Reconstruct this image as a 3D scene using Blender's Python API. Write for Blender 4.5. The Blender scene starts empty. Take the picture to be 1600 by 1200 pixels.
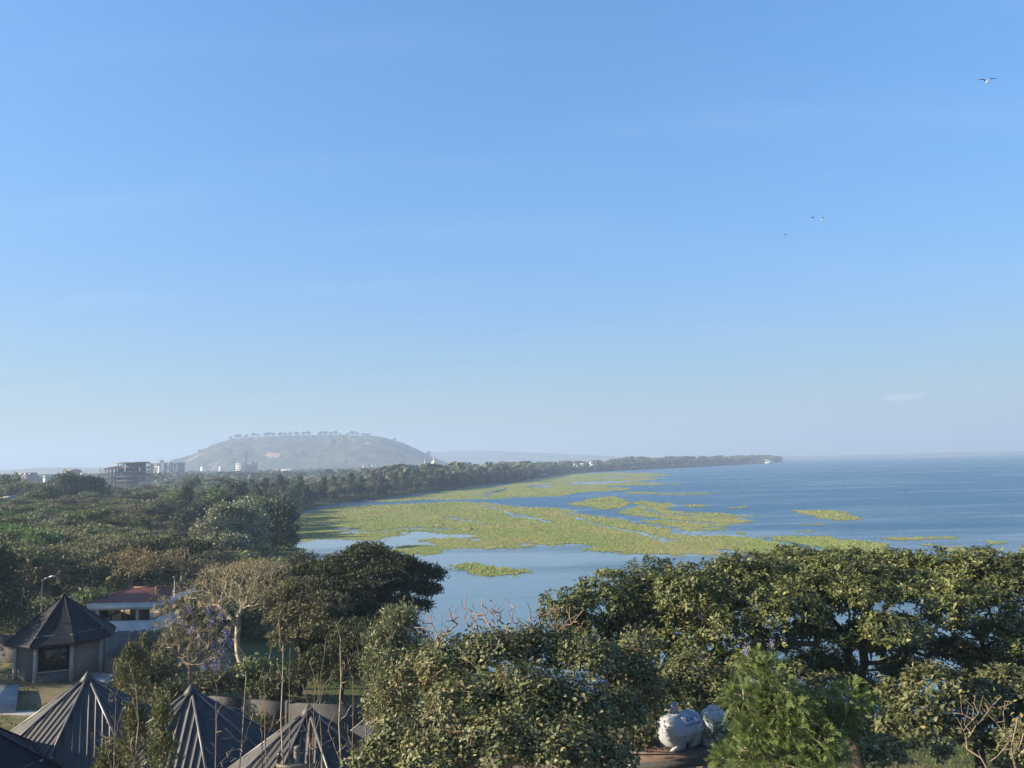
import bpy, math, random
import numpy as np
from mathutils import Vector, Matrix

# ------------------------------------------------------------------ camera, sky, sun, exposure
sc = bpy.context.scene
F = 1200.0                                   # focal length in pixels of the 1600x1200 photograph
CAM_Z = 22.0
PITCH = math.atan(122.0 / F)
ROLL = -math.atan(0.022)
ROT = Matrix.Rotation(math.pi / 2 + PITCH, 3, 'X') @ Matrix.Rotation(ROLL, 3, 'Z')
cam = bpy.data.cameras.new('camera')
cam.sensor_width = 36.0
cam.lens = 36.0 * F / 1600.0
cam.clip_start = 0.5
cam.clip_end = 30000.0
cam_o = bpy.data.objects.new('camera', cam)
sc.collection.objects.link(cam_o)
cam_o.matrix_world = Matrix.Translation((0, 0, CAM_Z)) @ ROT.to_4x4()
sc.camera = cam_o

SUN_EL, SUN_AZ = math.radians(21), math.radians(-98)   # azimuth clockwise from the viewing direction (+Y)
SUN = Vector((math.sin(SUN_AZ) * math.cos(SUN_EL), math.cos(SUN_AZ) * math.cos(SUN_EL), math.sin(SUN_EL)))
sl = bpy.data.lights.new('sun', 'SUN')
sl.energy = 4.4
sl.angle = math.radians(0.5)
sl.color = (1.0, 0.86, 0.66)
so = bpy.data.objects.new('sun', sl)
sc.collection.objects.link(so)
so.rotation_euler = SUN.to_track_quat('Z', 'Y').to_euler()

world = bpy.data.worlds.new('World')
sc.world = world
world.use_nodes = True
wn, wl = world.node_tree.nodes, world.node_tree.links
wn.clear()
w_out = wn.new('ShaderNodeOutputWorld')
w_bg = wn.new('ShaderNodeBackground')
w_sky = wn.new('ShaderNodeTexSky')
w_sky.sky_type = 'NISHITA'
w_sky.sun_disc = False
w_sky.sun_elevation = SUN_EL
w_sky.sun_rotation = SUN_AZ
w_sky.altitude = 0.0
w_sky.air_density = 1.0
w_sky.dust_density = 0.8
w_sky.ozone_density = 5.6
w_bg.inputs['Strength'].default_value = 0.143
# thin cirrus streaks all over the sky and one small cloud low over the lake
w_tc = wn.new('ShaderNodeTexCoord')
w_sep = wn.new('ShaderNodeSeparateXYZ')
wl.new(w_tc.outputs['Generated'], w_sep.inputs[0])
def wmath(op, a, b=None, c=None):
    n = wn.new('ShaderNodeMath'); n.operation = op
    for i, v in enumerate((a, b, c)):
        if v is None: continue
        if isinstance(v, (int, float)): n.inputs[i].default_value = v
        else: wl.new(v, n.inputs[i])
    return n.outputs[0]
w_z = wmath('MAXIMUM', w_sep.outputs[2], 0.02)
w_u = wmath('DIVIDE', w_sep.outputs[0], wmath('ADD', w_z, 0.12))
w_v = wmath('DIVIDE', w_sep.outputs[1], wmath('ADD', w_z, 0.12))
w_cmb = wn.new('ShaderNodeCombineXYZ')
wl.new(wmath('MULTIPLY_ADD', w_u, 0.55, wmath('MULTIPLY', w_v, 0.12)), w_cmb.inputs[0]); wl.new(wmath('MULTIPLY', w_v, 2.6), w_cmb.inputs[1])
w_nz = wn.new('ShaderNodeTexNoise'); w_nz.inputs['Scale'].default_value = 1.3; w_nz.inputs['Detail'].default_value = 6.0; w_nz.inputs['Roughness'].default_value = 0.55
wl.new(w_cmb.outputs[0], w_nz.inputs['Vector'])
w_mr = wn.new('ShaderNodeMapRange'); w_mr.interpolation_type = 'SMOOTHSTEP'
w_mr.inputs['From Min'].default_value = 0.46; w_mr.inputs['From Max'].default_value = 0.85
w_mr.inputs['To Max'].default_value = 0.09
wl.new(w_nz.outputs[0], w_mr.inputs['Value'])
def ray(px, py):
    return (ROT @ Vector(((px - 800.0) / F, -(py - 600.0) / F, -1.0))).normalized()
cdir = ray(1410, 620)
c_right = Vector((cdir.y, -cdir.x, 0)).normalized(); c_up = Vector((0, 0, 1))
def wdot(vec):
    n = wn.new('ShaderNodeVectorMath'); n.operation = 'DOT_PRODUCT'
    wl.new(w_tc.outputs['Generated'], n.inputs[0]); n.inputs[1].default_value = vec
    return n.outputs['Value']
w_cx = wmath('MULTIPLY', wmath('SUBTRACT', wdot(c_right), cdir.dot(c_right)), 1 / 0.024)
w_cz = wmath('MULTIPLY', wmath('SUBTRACT', wdot(c_up), cdir.z), 1 / 0.0045)
w_cz = wmath('SUBTRACT', w_cz, wmath('MULTIPLY', w_cx, 0.45))
w_cr = wmath('ADD', wmath('POWER', w_cx, 2.0), wmath('POWER', w_cz, 2.0))
w_cn = wn.new('ShaderNodeTexNoise'); w_cn.inputs['Scale'].default_value = 160.0; w_cn.inputs['Detail'].default_value = 4.0
wl.new(w_tc.outputs['Generated'], w_cn.inputs['Vector'])
w_cr = wmath('ADD', w_cr, wmath('MULTIPLY', wmath('SUBTRACT', w_cn.outputs[0], 0.5), 4.5))
w_cm = wn.new('ShaderNodeMapRange'); w_cm.interpolation_type = 'SMOOTHSTEP'
w_cm.inputs['From Min'].default_value = 1.1; w_cm.inputs['From Max'].default_value = -0.1; w_cm.inputs['To Max'].default_value = 0.38
wl.new(w_cr, w_cm.inputs['Value'])
w_fac = wmath('MINIMUM', wmath('ADD', w_mr.outputs[0], w_cm.outputs[0]), 1.0)
w_mix = wn.new('ShaderNodeMix'); w_mix.data_type = 'RGBA'
# soft shoulder on the sky's brightness, the same in every direction
w_bw = wn.new('ShaderNodeRGBToBW'); wl.new(w_sky.outputs[0], w_bw.inputs[0])
w_sc = wn.new('ShaderNodeVectorMath'); w_sc.operation = 'SCALE'; wl.new(w_sky.outputs[0], w_sc.inputs[0])
wl.new(wmath('DIVIDE', 1.0, wmath('MULTIPLY_ADD', w_bw.outputs[0], 0.6, 1.0)), w_sc.inputs['Scale'])
# camera white balance, then the milky low layer of air that lies all round the horizon
w_wb = wn.new('ShaderNodeVectorMath'); w_wb.operation = 'MULTIPLY'; wl.new(w_sc.outputs[0], w_wb.inputs[0]); w_wb.inputs[1].default_value = (0.85, 1.02, 1.04)
w_low = wn.new('ShaderNodeMix'); w_low.data_type = 'RGBA'; wl.new(w_wb.outputs[0], w_low.inputs['A']); w_low.inputs['B'].default_value = (1.16, 1.20, 1.22, 1)
wl.new(wmath('MULTIPLY', wmath('POWER', 2.71828, wmath('MULTIPLY', w_sep.outputs[2], -9.0)), 0.8), w_low.inputs['Factor'])
wl.new(w_fac, w_mix.inputs['Factor']); wl.new(w_low.outputs['Result'], w_mix.inputs['A'])
w_mix.inputs['B'].default_value = (1.75, 1.9, 2.05, 1)
wl.new(w_mix.outputs['Result'], w_bg.inputs['Color'])
wl.new(w_bg.outputs[0], w_out.inputs['Surface'])

sc.view_settings.view_transform = 'Standard'
sc.view_settings.look = 'None'
sc.view_settings.exposure = 1.8
sc.view_settings.gamma = 1.0
sc.view_settings.use_curve_mapping = False
sc.render.engine = 'CYCLES'
cy = sc.cycles
cy.max_bounces = 5; cy.diffuse_bounces = 2; cy.glossy_bounces = 2; cy.transmission_bounces = 4
cy.transparent_max_bounces = 6; cy.volume_bounces = 0
cy.use_denoising = True
cy.caustics_reflective = False; cy.caustics_refractive = False
cy.sample_clamp_indirect = 4.0

# ------------------------------------------------------------------ geometry helpers
C = sc.collection
rng0 = np.random.default_rng(7)

def on_z(px, py, z=0.0):
    d = ray(px, py); t = (z - CAM_Z) / d.z
    return Vector((d.x * t, d.y * t, z))
def at_d(px, py, D):
    d = ray(px, py); t = D / d.y
    return Vector((d.x * t, D, CAM_Z + d.z * t))
def project(P):
    P = np.asarray(P, float)
    R = np.array(ROT)                    # world = R @ local
    L = (P - np.array([0, 0, CAM_Z])) @ R
    z = np.where(-L[:, 2] < 1e-3, 1e-3, -L[:, 2])
    return 800 + F * L[:, 0] / z, 600 - F * L[:, 1] / z

def mesh_np(name, V, faces_list, smooth=False):
    """faces_list: list of int arrays (n,3) or (n,4)"""
    V = np.ascontiguousarray(V, dtype=np.float32)
    me = bpy.data.meshes.new(name)
    me.vertices.add(len(V)); me.vertices.foreach_set('co', V.ravel())
    fl = [np.asarray(f, dtype=np.int32) for f in faces_list if len(f)]
    loops = np.concatenate([f.ravel() for f in fl])
    tot = np.concatenate([np.full(len(f), f.shape[1], np.int32) for f in fl])
    start = np.concatenate([[0], np.cumsum(tot)[:-1]]).astype(np.int32)
    me.loops.add(len(loops)); me.loops.foreach_set('vertex_index', loops)
    me.polygons.add(len(tot)); me.polygons.foreach_set('loop_start', start); me.polygons.foreach_set('loop_total', tot)
    if smooth: me.polygons.foreach_set('use_smooth', np.ones(len(tot), bool))
    me.update(calc_edges=True)
    return me

class MB:
    def __init__(self): self.v = []; self.f3 = []; self.f4 = []; self.n = 0
    def add(self, V, f4=(), f3=()):
        V = np.asarray(V, float).reshape(-1, 3)
        if len(f4): self.f4.append(np.asarray(f4, int).reshape(-1, 4) + self.n)
        if len(f3): self.f3.append(np.asarray(f3, int).reshape(-1, 3) + self.n)
        self.v.append(V); self.n += len(V); return self
    def box(self, lo, hi, M=None):
        x0, y0, z0 = lo; x1, y1, z1 = hi
        V = np.array([(x0,y0,z0),(x1,y0,z0),(x1,y1,z0),(x0,y1,z0),(x0,y0,z1),(x1,y0,z1),(x1,y1,z1),(x0,y1,z1)], float)
        if M is not None: V = np.array([(M @ Vector(p))[:] for p in V])
        return self.add(V, [(0,3,2,1),(4,5,6,7),(0,1,5,4),(1,2,6,5),(2,3,7,6),(3,0,4,7)])
    def tube(self, pts, rad, k=8, cap=True):
        pts = [Vector(p) for p in pts]; n = len(pts)
        if isinstance(rad, (int, float)): rad = [rad] * n
        rings = []; prev = None
        for i, p in enumerate(pts):
            t = (pts[min(i + 1, n - 1)] - pts[max(i - 1, 0)]).normalized()
            a = (prev - t * prev.dot(t)) if prev is not None else t.orthogonal()
            if a.length < 1e-6: a = t.orthogonal()
            a.normalize(); prev = a; b = t.cross(a)
            for j in range(k):
                an = 2 * math.pi * j / k
                rings.append((p + (a * math.cos(an) + b * math.sin(an)) * rad[i])[:])
        f4 = [(i*k+j, i*k+(j+1)%k, (i+1)*k+(j+1)%k, (i+1)*k+j) for i in range(n-1) for j in range(k)]
        f3 = []
        if cap:
            rings.append(pts[0][:]); rings.append(pts[-1][:]); c0, c1 = n*k, n*k+1
            for j in range(k):
                f3.append((c0, (j+1)%k, j)); f3.append((c1, (n-1)*k+j, (n-1)*k+(j+1)%k))
        return self.add(rings, f4, f3)
    def lathe(self, prof, k=24, cx=0, cy=0):
        V = []; 
        for r, z in prof:
            for j in range(k):
                a = 2*math.pi*j/k; V.append((cx + r*math.cos(a), cy + r*math.sin(a), z))
        n = len(prof)
        return self.add(V, [(i*k+j, i*k+(j+1)%k, (i+1)*k+(j+1)%k, (i+1)*k+j) for i in range(n-1) for j in range(k)])
    def mesh(self, name, smooth=False):
        fl = []
        if self.f4: fl.append(np.concatenate(self.f4))
        if self.f3: fl.append(np.concatenate(self.f3))
        return mesh_np(name, np.concatenate(self.v), fl, smooth)
    def build(self, name, mat, parent=None, smooth=False, loc=None):
        return link(name, self.mesh(name, smooth), mat, parent, loc)

def link(name, me, mat=None, parent=None, loc=None, rz=None):
    o = bpy.data.objects.new(name, me)
    if mat is not None and me is not None and len(me.materials) == 0: me.materials.append(mat)
    C.objects.link(o)
    if parent is not None: o.parent = parent
    if loc is not None: o.location = loc
    if rz is not None: o.rotation_euler = (0, 0, rz)
    return o
def tag(o, label, cat, group=None, kind=None):
    o['label'] = label; o['category'] = cat
    if group: o['group'] = group
    if kind: o['kind'] = kind
    return o
def thing(name, label, cat, loc=(0, 0, 0), rz=0.0, group=None):
    return tag(link(name, None, None, None, loc, rz), label, cat, group)
def struct(o): o['kind'] = 'structure'; return o
def stuff(o, label=None):
    o['kind'] = 'stuff'
    if label: o['label'] = label
    return o

# value noise
def _hash(i, j, s):
    h = (i.astype(np.int64) * 374761393 + j.astype(np.int64) * 668265263 + s * 1442695041) & 0x7fffffff
    h = ((h ^ (h >> 13)) * 1274126177) & 0x7fffffff
    return ((h ^ (h >> 16)) & 0xffff) / 65535.0
def vnoise(x, y, s=0):
    x = np.asarray(x, float); y = np.asarray(y, float)
    i = np.floor(x); j = np.floor(y); u = x - i; v = y - j
    u = u*u*(3-2*u); v = v*v*(3-2*v); i = i.astype(np.int64); j = j.astype(np.int64)
    a = _hash(i, j, s); b = _hash(i+1, j, s); c = _hash(i, j+1, s); d = _hash(i+1, j+1, s)
    return (a*(1-u)+b*u)*(1-v) + (c*(1-u)+d*u)*v
def fbm(x, y, s=0, o=4):
    t = 0; a = 0.5; f = 1.0
    for k in range(o):
        t = t + a * vnoise(x*f, y*f, s+k*17); a *= 0.5; f *= 2.03
    return t / (1 - 0.5**o)

def in_poly(P, poly):
    x, y = P[:, 0], P[:, 1]; inside = np.zeros(len(P), bool); n = len(poly)
    for i in range(n):
        x0, y0 = poly[i]; x1, y1 = poly[(i+1) % n]
        c = ((y0 > y) != (y1 > y))
        if y1 != y0: inside ^= c & (x < (x1-x0)*(y-y0)/(y1-y0)+x0)
    return inside
def dist_line(P, pl):
    d = np.full(len(P), 1e18)
    for (x0, y0), (x1, y1) in zip(pl[:-1], pl[1:]):
        vx, vy = x1-x0, y1-y0; L = vx*vx+vy*vy
        t = np.clip(((P[:, 0]-x0)*vx+(P[:, 1]-y0)*vy)/L, 0, 1)
        d = np.minimum(d, (P[:, 0]-x0-t*vx)**2+(P[:, 1]-y0-t*vy)**2)
    return np.sqrt(d)

# ------------------------------------------------------------------ materials
def new_mat(name):
    m = bpy.data.materials.new(name); m.use_nodes = True
    nt = m.node_tree; return m, nt, nt.nodes, nt.links, nt.nodes['Principled BSDF']
def mixcol(nt, fac, a, b, blend='MIX'):
    n = nt.nodes.new('ShaderNodeMix'); n.data_type = 'RGBA'; n.blend_type = blend
    for sock, v in (('Factor', fac), ('A', a), ('B', b)):
        if isinstance(v, (int, float)): n.inputs[sock].default_value = v
        elif isinstance(v, tuple): n.inputs[sock].default_value = (*v[:3], 1)
        else: nt.links.new(v, n.inputs[sock])
    return n.outputs['Result']
def noise(nt, scale, detail=4, rough=0.55, vec=None, coord='Object', stretch=None):
    n = nt.nodes.new('ShaderNodeTexNoise'); n.inputs['Scale'].default_value = scale
    n.inputs['Detail'].default_value = detail; n.inputs['Roughness'].default_value = rough
    if vec is None:
        tc = nt.nodes.new('ShaderNodeTexCoord'); vec = tc.outputs[coord]
    if stretch is not None:
        mp = nt.nodes.new('ShaderNodeMapping'); mp.inputs['Scale'].default_value = stretch
        nt.links.new(vec, mp.inputs['Vector']); vec = mp.outputs[0]
    nt.links.new(vec, n.inputs['Vector']); return n.outputs[0]
def ramp(nt, v, lo, hi, t0=0.0, t1=1.0):
    n = nt.nodes.new('ShaderNodeMapRange'); n.inputs['From Min'].default_value = lo; n.inputs['From Max'].default_value = hi
    n.inputs['To Min'].default_value = t0; n.inputs['To Max'].default_value = t1
    n.interpolation_type = 'SMOOTHSTEP'; nt.links.new(v, n.inputs['Value']); return n.outputs[0]
def bump(nt, p, h, strength, dist=0.05):
    b = nt.nodes.new('ShaderNodeBump'); b.inputs['Strength'].default_value = strength; b.inputs['Distance'].default_value = dist
    nt.links.new(h, b.inputs['Height']); nt.links.new(b.outputs[0], p.inputs['Normal'])

def surf_mat(name, c1, c2, scale=2.0, rough=0.75, bmp=0.2, spec=0.3, metallic=0.0, streak=None, dirt=None):
    m, nt, nd, lk, p = new_mat(name)
    f = ramp(nt, noise(nt, scale, 5, 0.6, stretch=streak), 0.32, 0.68)
    col = mixcol(nt, f, c1, c2)
    if dirt: col = mixcol(nt, ramp(nt, noise(nt, scale*0.35, 6, 0.65), 0.5, 0.75, 0, 0.75), col, dirt)
    lk.new(col, p.inputs['Base Color'])
    p.inputs['Roughness'].default_value = rough; p.inputs['Specular IOR Level'].default_value = spec; p.inputs['Metallic'].default_value = metallic
    if bmp: bump(nt, p, noise(nt, scale*9, 3), bmp)
    return m
def leaf_mat(name, c1, c2, c3=None, rough=0.5, transl=0.25, spec=0.3, vary=0.25, patch=0.0):
    m, nt, nd, lk, p = new_mat(name); LK = 0.84; c1, c2 = tuple(v*LK for v in c1), tuple(v*LK for v in c2); c3 = c3 and tuple(v*LK for v in c3)
    g = nd.new('ShaderNodeNewGeometry'); oi = nd.new('ShaderNodeObjectInfo')
    col = mixcol(nt, g.outputs['Random Per Island'], c1, c2)
    if c3: col = mixcol(nt, ramp(nt, g.outputs['Random Per Island'], 0.8, 1.0), col, c3)
    if patch:
        nz_ = noise(nt, 0.07, 2, 0.5, vec=g.outputs['Position']); nz2 = noise(nt, 0.013, 2, 0.5, vec=g.outputs['Position'])
        col = mixcol(nt, ramp(nt, nz_, 0.35, 0.65, 0, patch), col, (0.19*LK, 0.17*LK, 0.10*LK)); col = mixcol(nt, ramp(nt, nz2, 0.4, 0.6, 0, patch), col, (0.09*LK, 0.14*LK, 0.06*LK))
    hs = nd.new('ShaderNodeHueSaturation')
    a = nd.new('ShaderNodeMath'); a.operation = 'MULTIPLY_ADD'; lk.new(oi.outputs['Random'], a.inputs[0]); a.inputs[1].default_value = vary*2; a.inputs[2].default_value = 1 - vary
    lk.new(a.outputs[0], hs.inputs['Value'])
    b = nd.new('ShaderNodeMath'); b.operation = 'MULTIPLY_ADD'; lk.new(oi.outputs['Random'], b.inputs[0]); b.inputs[1].default_value = 0.06*vary/0.25; b.inputs[2].default_value = 0.5-0.03*vary/0.25
    lk.new(b.outputs[0], hs.inputs['Hue'])
    lk.new(col, hs.inputs['Color']); col = hs.outputs[0]
    lk.new(col, p.inputs['Base Color']); p.inputs['Roughness'].default_value = rough; p.inputs['Specular IOR Level'].default_value = spec
    t = nd.new('ShaderNodeBsdfTranslucent'); lk.new(col, t.inputs['Color'])
    ms = nd.new('ShaderNodeMixShader'); ms.inputs[0].default_value = transl
    lk.new(p.outputs[0], ms.inputs[1]); lk.new(t.outputs[0], ms.inputs[2])
    lk.new(ms.outputs[0], nd['Material Output'].inputs['Surface'])
    return m

M = {}
M['concrete'] = surf_mat('concrete', (0.34,0.33,0.31), (0.24,0.235,0.225), 0.8, 0.85, 0.3, dirt=(0.13,0.12,0.11))
M['path'] = surf_mat('path_concrete', (0.40,0.36,0.31), (0.27,0.24,0.20), 0.9, 0.9, 0.3, dirt=(0.18,0.15,0.11))
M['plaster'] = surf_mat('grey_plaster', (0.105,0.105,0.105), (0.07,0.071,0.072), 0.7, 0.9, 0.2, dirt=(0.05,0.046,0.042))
M['pink'] = surf_mat('pink_plaster', (0.22,0.175,0.165), (0.17,0.135,0.128), 0.7, 0.9, 0.15)
M['wallstone'] = surf_mat('boundary_wall', (0.07,0.068,0.066), (0.042,0.041,0.041), 0.8, 0.9, 0.4, dirt=(0.07,0.065,0.06))
M['white'] = surf_mat('white_paint', (0.72,0.71,0.69), (0.60,0.59,0.57), 0.7, 0.6, 0.08, dirt=(0.42,0.40,0.36))
M['lake_white'] = surf_mat('far_white', (0.75,0.73,0.68), (0.62,0.60,0.55), 0.1, 0.8, 0)
M['cream'] = surf_mat('cream_plaster', (0.62,0.55,0.42), (0.50,0.44,0.34), 0.1, 0.8, 0)
M['far_grey'] = surf_mat('far_concrete', (0.17,0.165,0.165), (0.12,0.118,0.12), 0.05, 0.85, 0)
M['far_frame'] = surf_mat('raw_concrete', (0.12,0.11,0.10), (0.075,0.07,0.066), 0.12, 0.9, 0)
M['far_window'] = surf_mat('far_window', (0.06,0.07,0.08), (0.04,0.05,0.06), 0.1, 0.2, 0, 0.5)
M['far_roof'] = surf_mat('far_roof_sheet', (0.36,0.35,0.35), (0.24,0.235,0.24), 0.1, 0.5, 0)
M['rust_roof'] = surf_mat('rusty_roof', (0.22,0.12,0.08), (0.13,0.08,0.06), 0.15, 0.8, 0)
M['roofmetal'] = surf_mat('charcoal_roof_sheet', (0.046,0.043,0.042), (0.03,0.0285,0.03), 0.7, 0.55, 0.06, 0.35, 0.0, dirt=(0.095,0.072,0.056))
M['ridge'] = surf_mat('ridge_cap_metal', (0.115,0.108,0.102), (0.08,0.076,0.074), 0.9, 0.45, 0.05, 0.5, 0.1)
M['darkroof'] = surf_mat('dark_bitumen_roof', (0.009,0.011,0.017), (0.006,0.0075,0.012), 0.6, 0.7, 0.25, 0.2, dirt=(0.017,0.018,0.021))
M['redtile'] = surf_mat('red_roof_tile', (0.21,0.072,0.052), (0.14,0.046,0.036), 1.3, 0.75, 0.15, dirt=(0.09,0.045,0.038))
M['blackmetal'] = surf_mat('black_frame', (0.03,0.03,0.032), (0.02,0.02,0.022), 2, 0.45, 0, 0.5)
M['darkopening'] = surf_mat('dark_window_glass', (0.015,0.017,0.02), (0.01,0.011,0.014), 1, 0.15, 0, 0.5)
M['interior'] = surf_mat('interior_plaster', (0.50,0.43,0.31), (0.42,0.36,0.27), 0.7, 0.8, 0)
M['fence'] = surf_mat('galvanised_fence', (0.26,0.28,0.31), (0.17,0.185,0.21), 1.0, 0.5, 0.05, 0.5, 0.3, dirt=(0.12,0.11,0.11))
M['pole'] = surf_mat('galvanised_pole', (0.40,0.40,0.39), (0.30,0.30,0.30), 3, 0.45, 0, 0.5, 0.2)
M['timber'] = surf_mat('weathered_timber', (0.23,0.20,0.16), (0.14,0.12,0.10), 3, 0.85, 0.3, streak=(6,6,0.6))
M['porcelain'] = surf_mat('brown_porcelain', (0.06,0.025,0.02), (0.04,0.018,0.015), 3, 0.2, 0, 0.6)
M['tank'] = surf_mat('white_polyethylene', (0.29,0.305,0.325), (0.23,0.245,0.265), 2.2, 0.5, 0.05, 0.4, dirt=(0.16,0.155,0.145))
M['tankink'] = surf_mat('blue_print', (0.05,0.10,0.28), (0.04,0.08,0.22), 4, 0.5, 0)
M['bark'] = surf_mat('grey_brown_bark', (0.085,0.066,0.05), (0.05,0.04,0.032), 4, 0.9, 0.5, streak=(1,1,0.3))
M['palebark'] = surf_mat('pale_bark', (0.44,0.36,0.25), (0.28,0.225,0.155), 3, 0.85, 0.4)
M['redbark'] = surf_mat('reddish_twig_bark', (0.28,0.17,0.12), (0.19,0.13,0.085), 3, 0.85, 0.2)
M['twig'] = surf_mat('dry_twig', (0.24,0.18,0.125), (0.15,0.115,0.085), 3, 0.9, 0)
M['feather'] = surf_mat('white_feather', (0.72,0.70,0.66), (0.60,0.58,0.55), 8, 0.7, 0)
M['greyfeather'] = surf_mat('grey_feather', (0.12,0.13,0.145), (0.075,0.08,0.09), 8, 0.7, 0)
M['skin'] = surf_mat('dark_skin', (0.075,0.04,0.026), (0.06,0.032,0.02), 8, 0.55, 0)
M['cloth'] = surf_mat('dark_cloth', (0.025,0.028,0.04), (0.018,0.02,0.028), 8, 0.9, 0)
M['redcloth'] = surf_mat('faded_red_cloth', (0.25,0.06,0.05), (0.18,0.05,0.04), 8, 0.9, 0)
M['raft'] = surf_mat('pale_reed_bundle', (0.62,0.55,0.22), (0.48,0.42,0.16), 5, 0.8, 0.2)
M['boat'] = surf_mat('dark_boat_paint', (0.05,0.07,0.10), (0.03,0.05,0.08), 5, 0.5, 0)
M['rock'] = surf_mat('pale_rock', (0.36,0.31,0.24), (0.22,0.19,0.15), 2.5, 0.9, 0.5)
m, nt, nd, lk, p = new_mat('window_pane'); M['glass'] = m
p.inputs['Base Color'].default_value = (0.02,0.025,0.028,1); p.inputs['Roughness'].default_value = 0.05
tr = nd.new('ShaderNodeBsdfTransparent'); ms = nd.new('ShaderNodeMixShader'); fr = nd.new('ShaderNodeFresnel'); fr.inputs[0].default_value = 1.5
ad = nd.new('ShaderNodeMath'); ad.inputs[1].default_value = 0.22; lk.new(fr.outputs[0], ad.inputs[0])
lk.new(ad.outputs[0], ms.inputs[0]); lk.new(tr.outputs[0], ms.inputs[1]); lk.new(p.outputs[0], ms.inputs[2]); lk.new(ms.outputs[0], nd['Material Output'].inputs['Surface'])

M['l_fig'] = leaf_mat('fig_leaf', (0.06,0.082,0.028), (0.155,0.165,0.052), (0.27,0.245,0.09), 0.5, 0.2, 0.3, 0.05)
M['l_croton'] = leaf_mat('broad_leaf', (0.08,0.10,0.04), (0.18,0.185,0.075), (0.33,0.30,0.15), 0.5, 0.22, 0.3, 0.05)
M['l_green'] = leaf_mat('bright_green_leaf', (0.09,0.155,0.04), (0.17,0.23,0.065), None, 0.5, 0.3, 0.3, 0.12)
M['l_jac'] = leaf_mat('feathery_leaf', (0.115,0.175,0.05), (0.19,0.24,0.075), None, 0.55, 0.4, 0.3, 0.05)
M['l_purple'] = leaf_mat('purple_blossom', (0.40,0.32,0.58), (0.55,0.47,0.72), None, 0.6, 0.3, 0.2, 0.05)
M['l_acdark'] = leaf_mat('dark_acacia_leaf', (0.035,0.05,0.016), (0.075,0.085,0.027), (0.12,0.11,0.04), 0.6, 0.22, 0.25, 0.08)
M['l_olive'] = leaf_mat('olive_acacia_leaf', (0.125,0.135,0.058), (0.22,0.22,0.095), (0.31,0.28,0.13), 0.65, 0.2, 0.25, 0.25)
M['l_brown'] = leaf_mat('brown_acacia_leaf', (0.14,0.115,0.072), (0.22,0.185,0.11), (0.30,0.25,0.15), 0.7, 0.15, 0.2, 0.2)
M['l_green2'] = leaf_mat('woodland_leaf', (0.08,0.115,0.042), (0.16,0.19,0.07), (0.24,0.24,0.105), 0.55, 0.22, 0.3, 0.3)
M['l_grey'] = leaf_mat('grey_green_leaf', (0.16,0.185,0.095), (0.29,0.30,0.16), (0.42,0.40,0.23), 0.5, 0.2, 0.4, 0.2)
M['l_shore'] = leaf_mat('dark_shore_leaf', (0.052,0.072,0.042), (0.10,0.122,0.064), (0.165,0.17,0.09), 0.6, 0.15, 0.25, 0.25)
M['l_gold'] = leaf_mat('dry_golden_leaf', (0.18,0.155,0.06), (0.31,0.25,0.095), None, 0.6, 0.25, 0.3, 0.15)
M['l_far'] = leaf_mat('far_wood_leaf', (0.06,0.08,0.042), (0.125,0.145,0.07), (0.20,0.19,0.11), 0.7, 0.12, 0.2, 0.1, 0.6)
M['l_conifer'] = leaf_mat('wispy_conifer_leaf', (0.085,0.095,0.035), (0.15,0.15,0.06), None, 0.6, 0.25, 0.25, 0.1)
M['l_euc'] = leaf_mat('narrow_pale_leaf', (0.11,0.14,0.055), (0.20,0.22,0.10), (0.30,0.29,0.16), 0.45, 0.25, 0.4, 0.05)

# ------------------------------------------------------------------ terrain
def oz2(px, py): v = on_z(px, py); return (v.x, v.y)
SHORE = [(-100, 6900), (80, 5200), (300, 3900), (760, 3150)] + [oz2(*q) for q in
         [(1216,720.4),(1222,722),(1205,723.6),(1150,726.4),(1050,731.2),(960,735.4),(900,738.6),(860,743),(840,746.5),(795,754.5),(745,757.5),(700,765),(645,771),(600,778),(540,784),(505,789),(478,797),(463,808),(455,822),(452,838),(458,850),(470,860),(472,866),(455,871),(440,876)]] + \
        [(-40, 158), (-28, 130), (-17, 108), (-9, 90), (5, 77), (20, 68), (36, 62.5), (60, 59), (100, 60), (190, 40), (400, -120), (900, -800), (900, -6900)]
LAND = [(-8000, 7100)] + [(-100, 7100)] + SHORE + [(900, -7100), (-8000, -7100)]
def terrain(x, y):
    P = np.stack([np.atleast_1d(np.asarray(x, float)), np.atleast_1d(np.asarray(y, float))], 1)
    land = in_poly(P, LAND); d = dist_line(P, SHORE)
    r2 = P[:, 0]**2 + (P[:, 1]+5)**2
    sm = np.clip(d/14, 0, 1); sm = sm*sm*(3-2*sm)
    zl = 0.18 + 0.01*d/(1+d*0.01) + 3.4*(1-np.exp(-d/32)) + 8.6*np.exp(-r2/40.0**2)*sm
    zl = zl + 1.0*np.exp(-((P[:, 0]+42)**2+(P[:, 1]-71)**2)/17.0**2)*sm
    far = np.clip((np.sqrt(r2)-140)/200, 0, 1)
    zl = zl + far*(fbm(P[:, 0]/90, P[:, 1]/90, 3)-0.5)*2.0*np.clip(d/60, 0, 1)
    zl = zl + (fbm(P[:, 0]/3.0, P[:, 1]/3.0, 9)-0.5)*0.12*np.clip(d/4, 0, 1)
    zw = -0.15 - np.minimum(d*0.05, 3.5)
    return np.where(land, zl, zw)
def gz(x, y): return float(terrain(x, y)[0])

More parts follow.
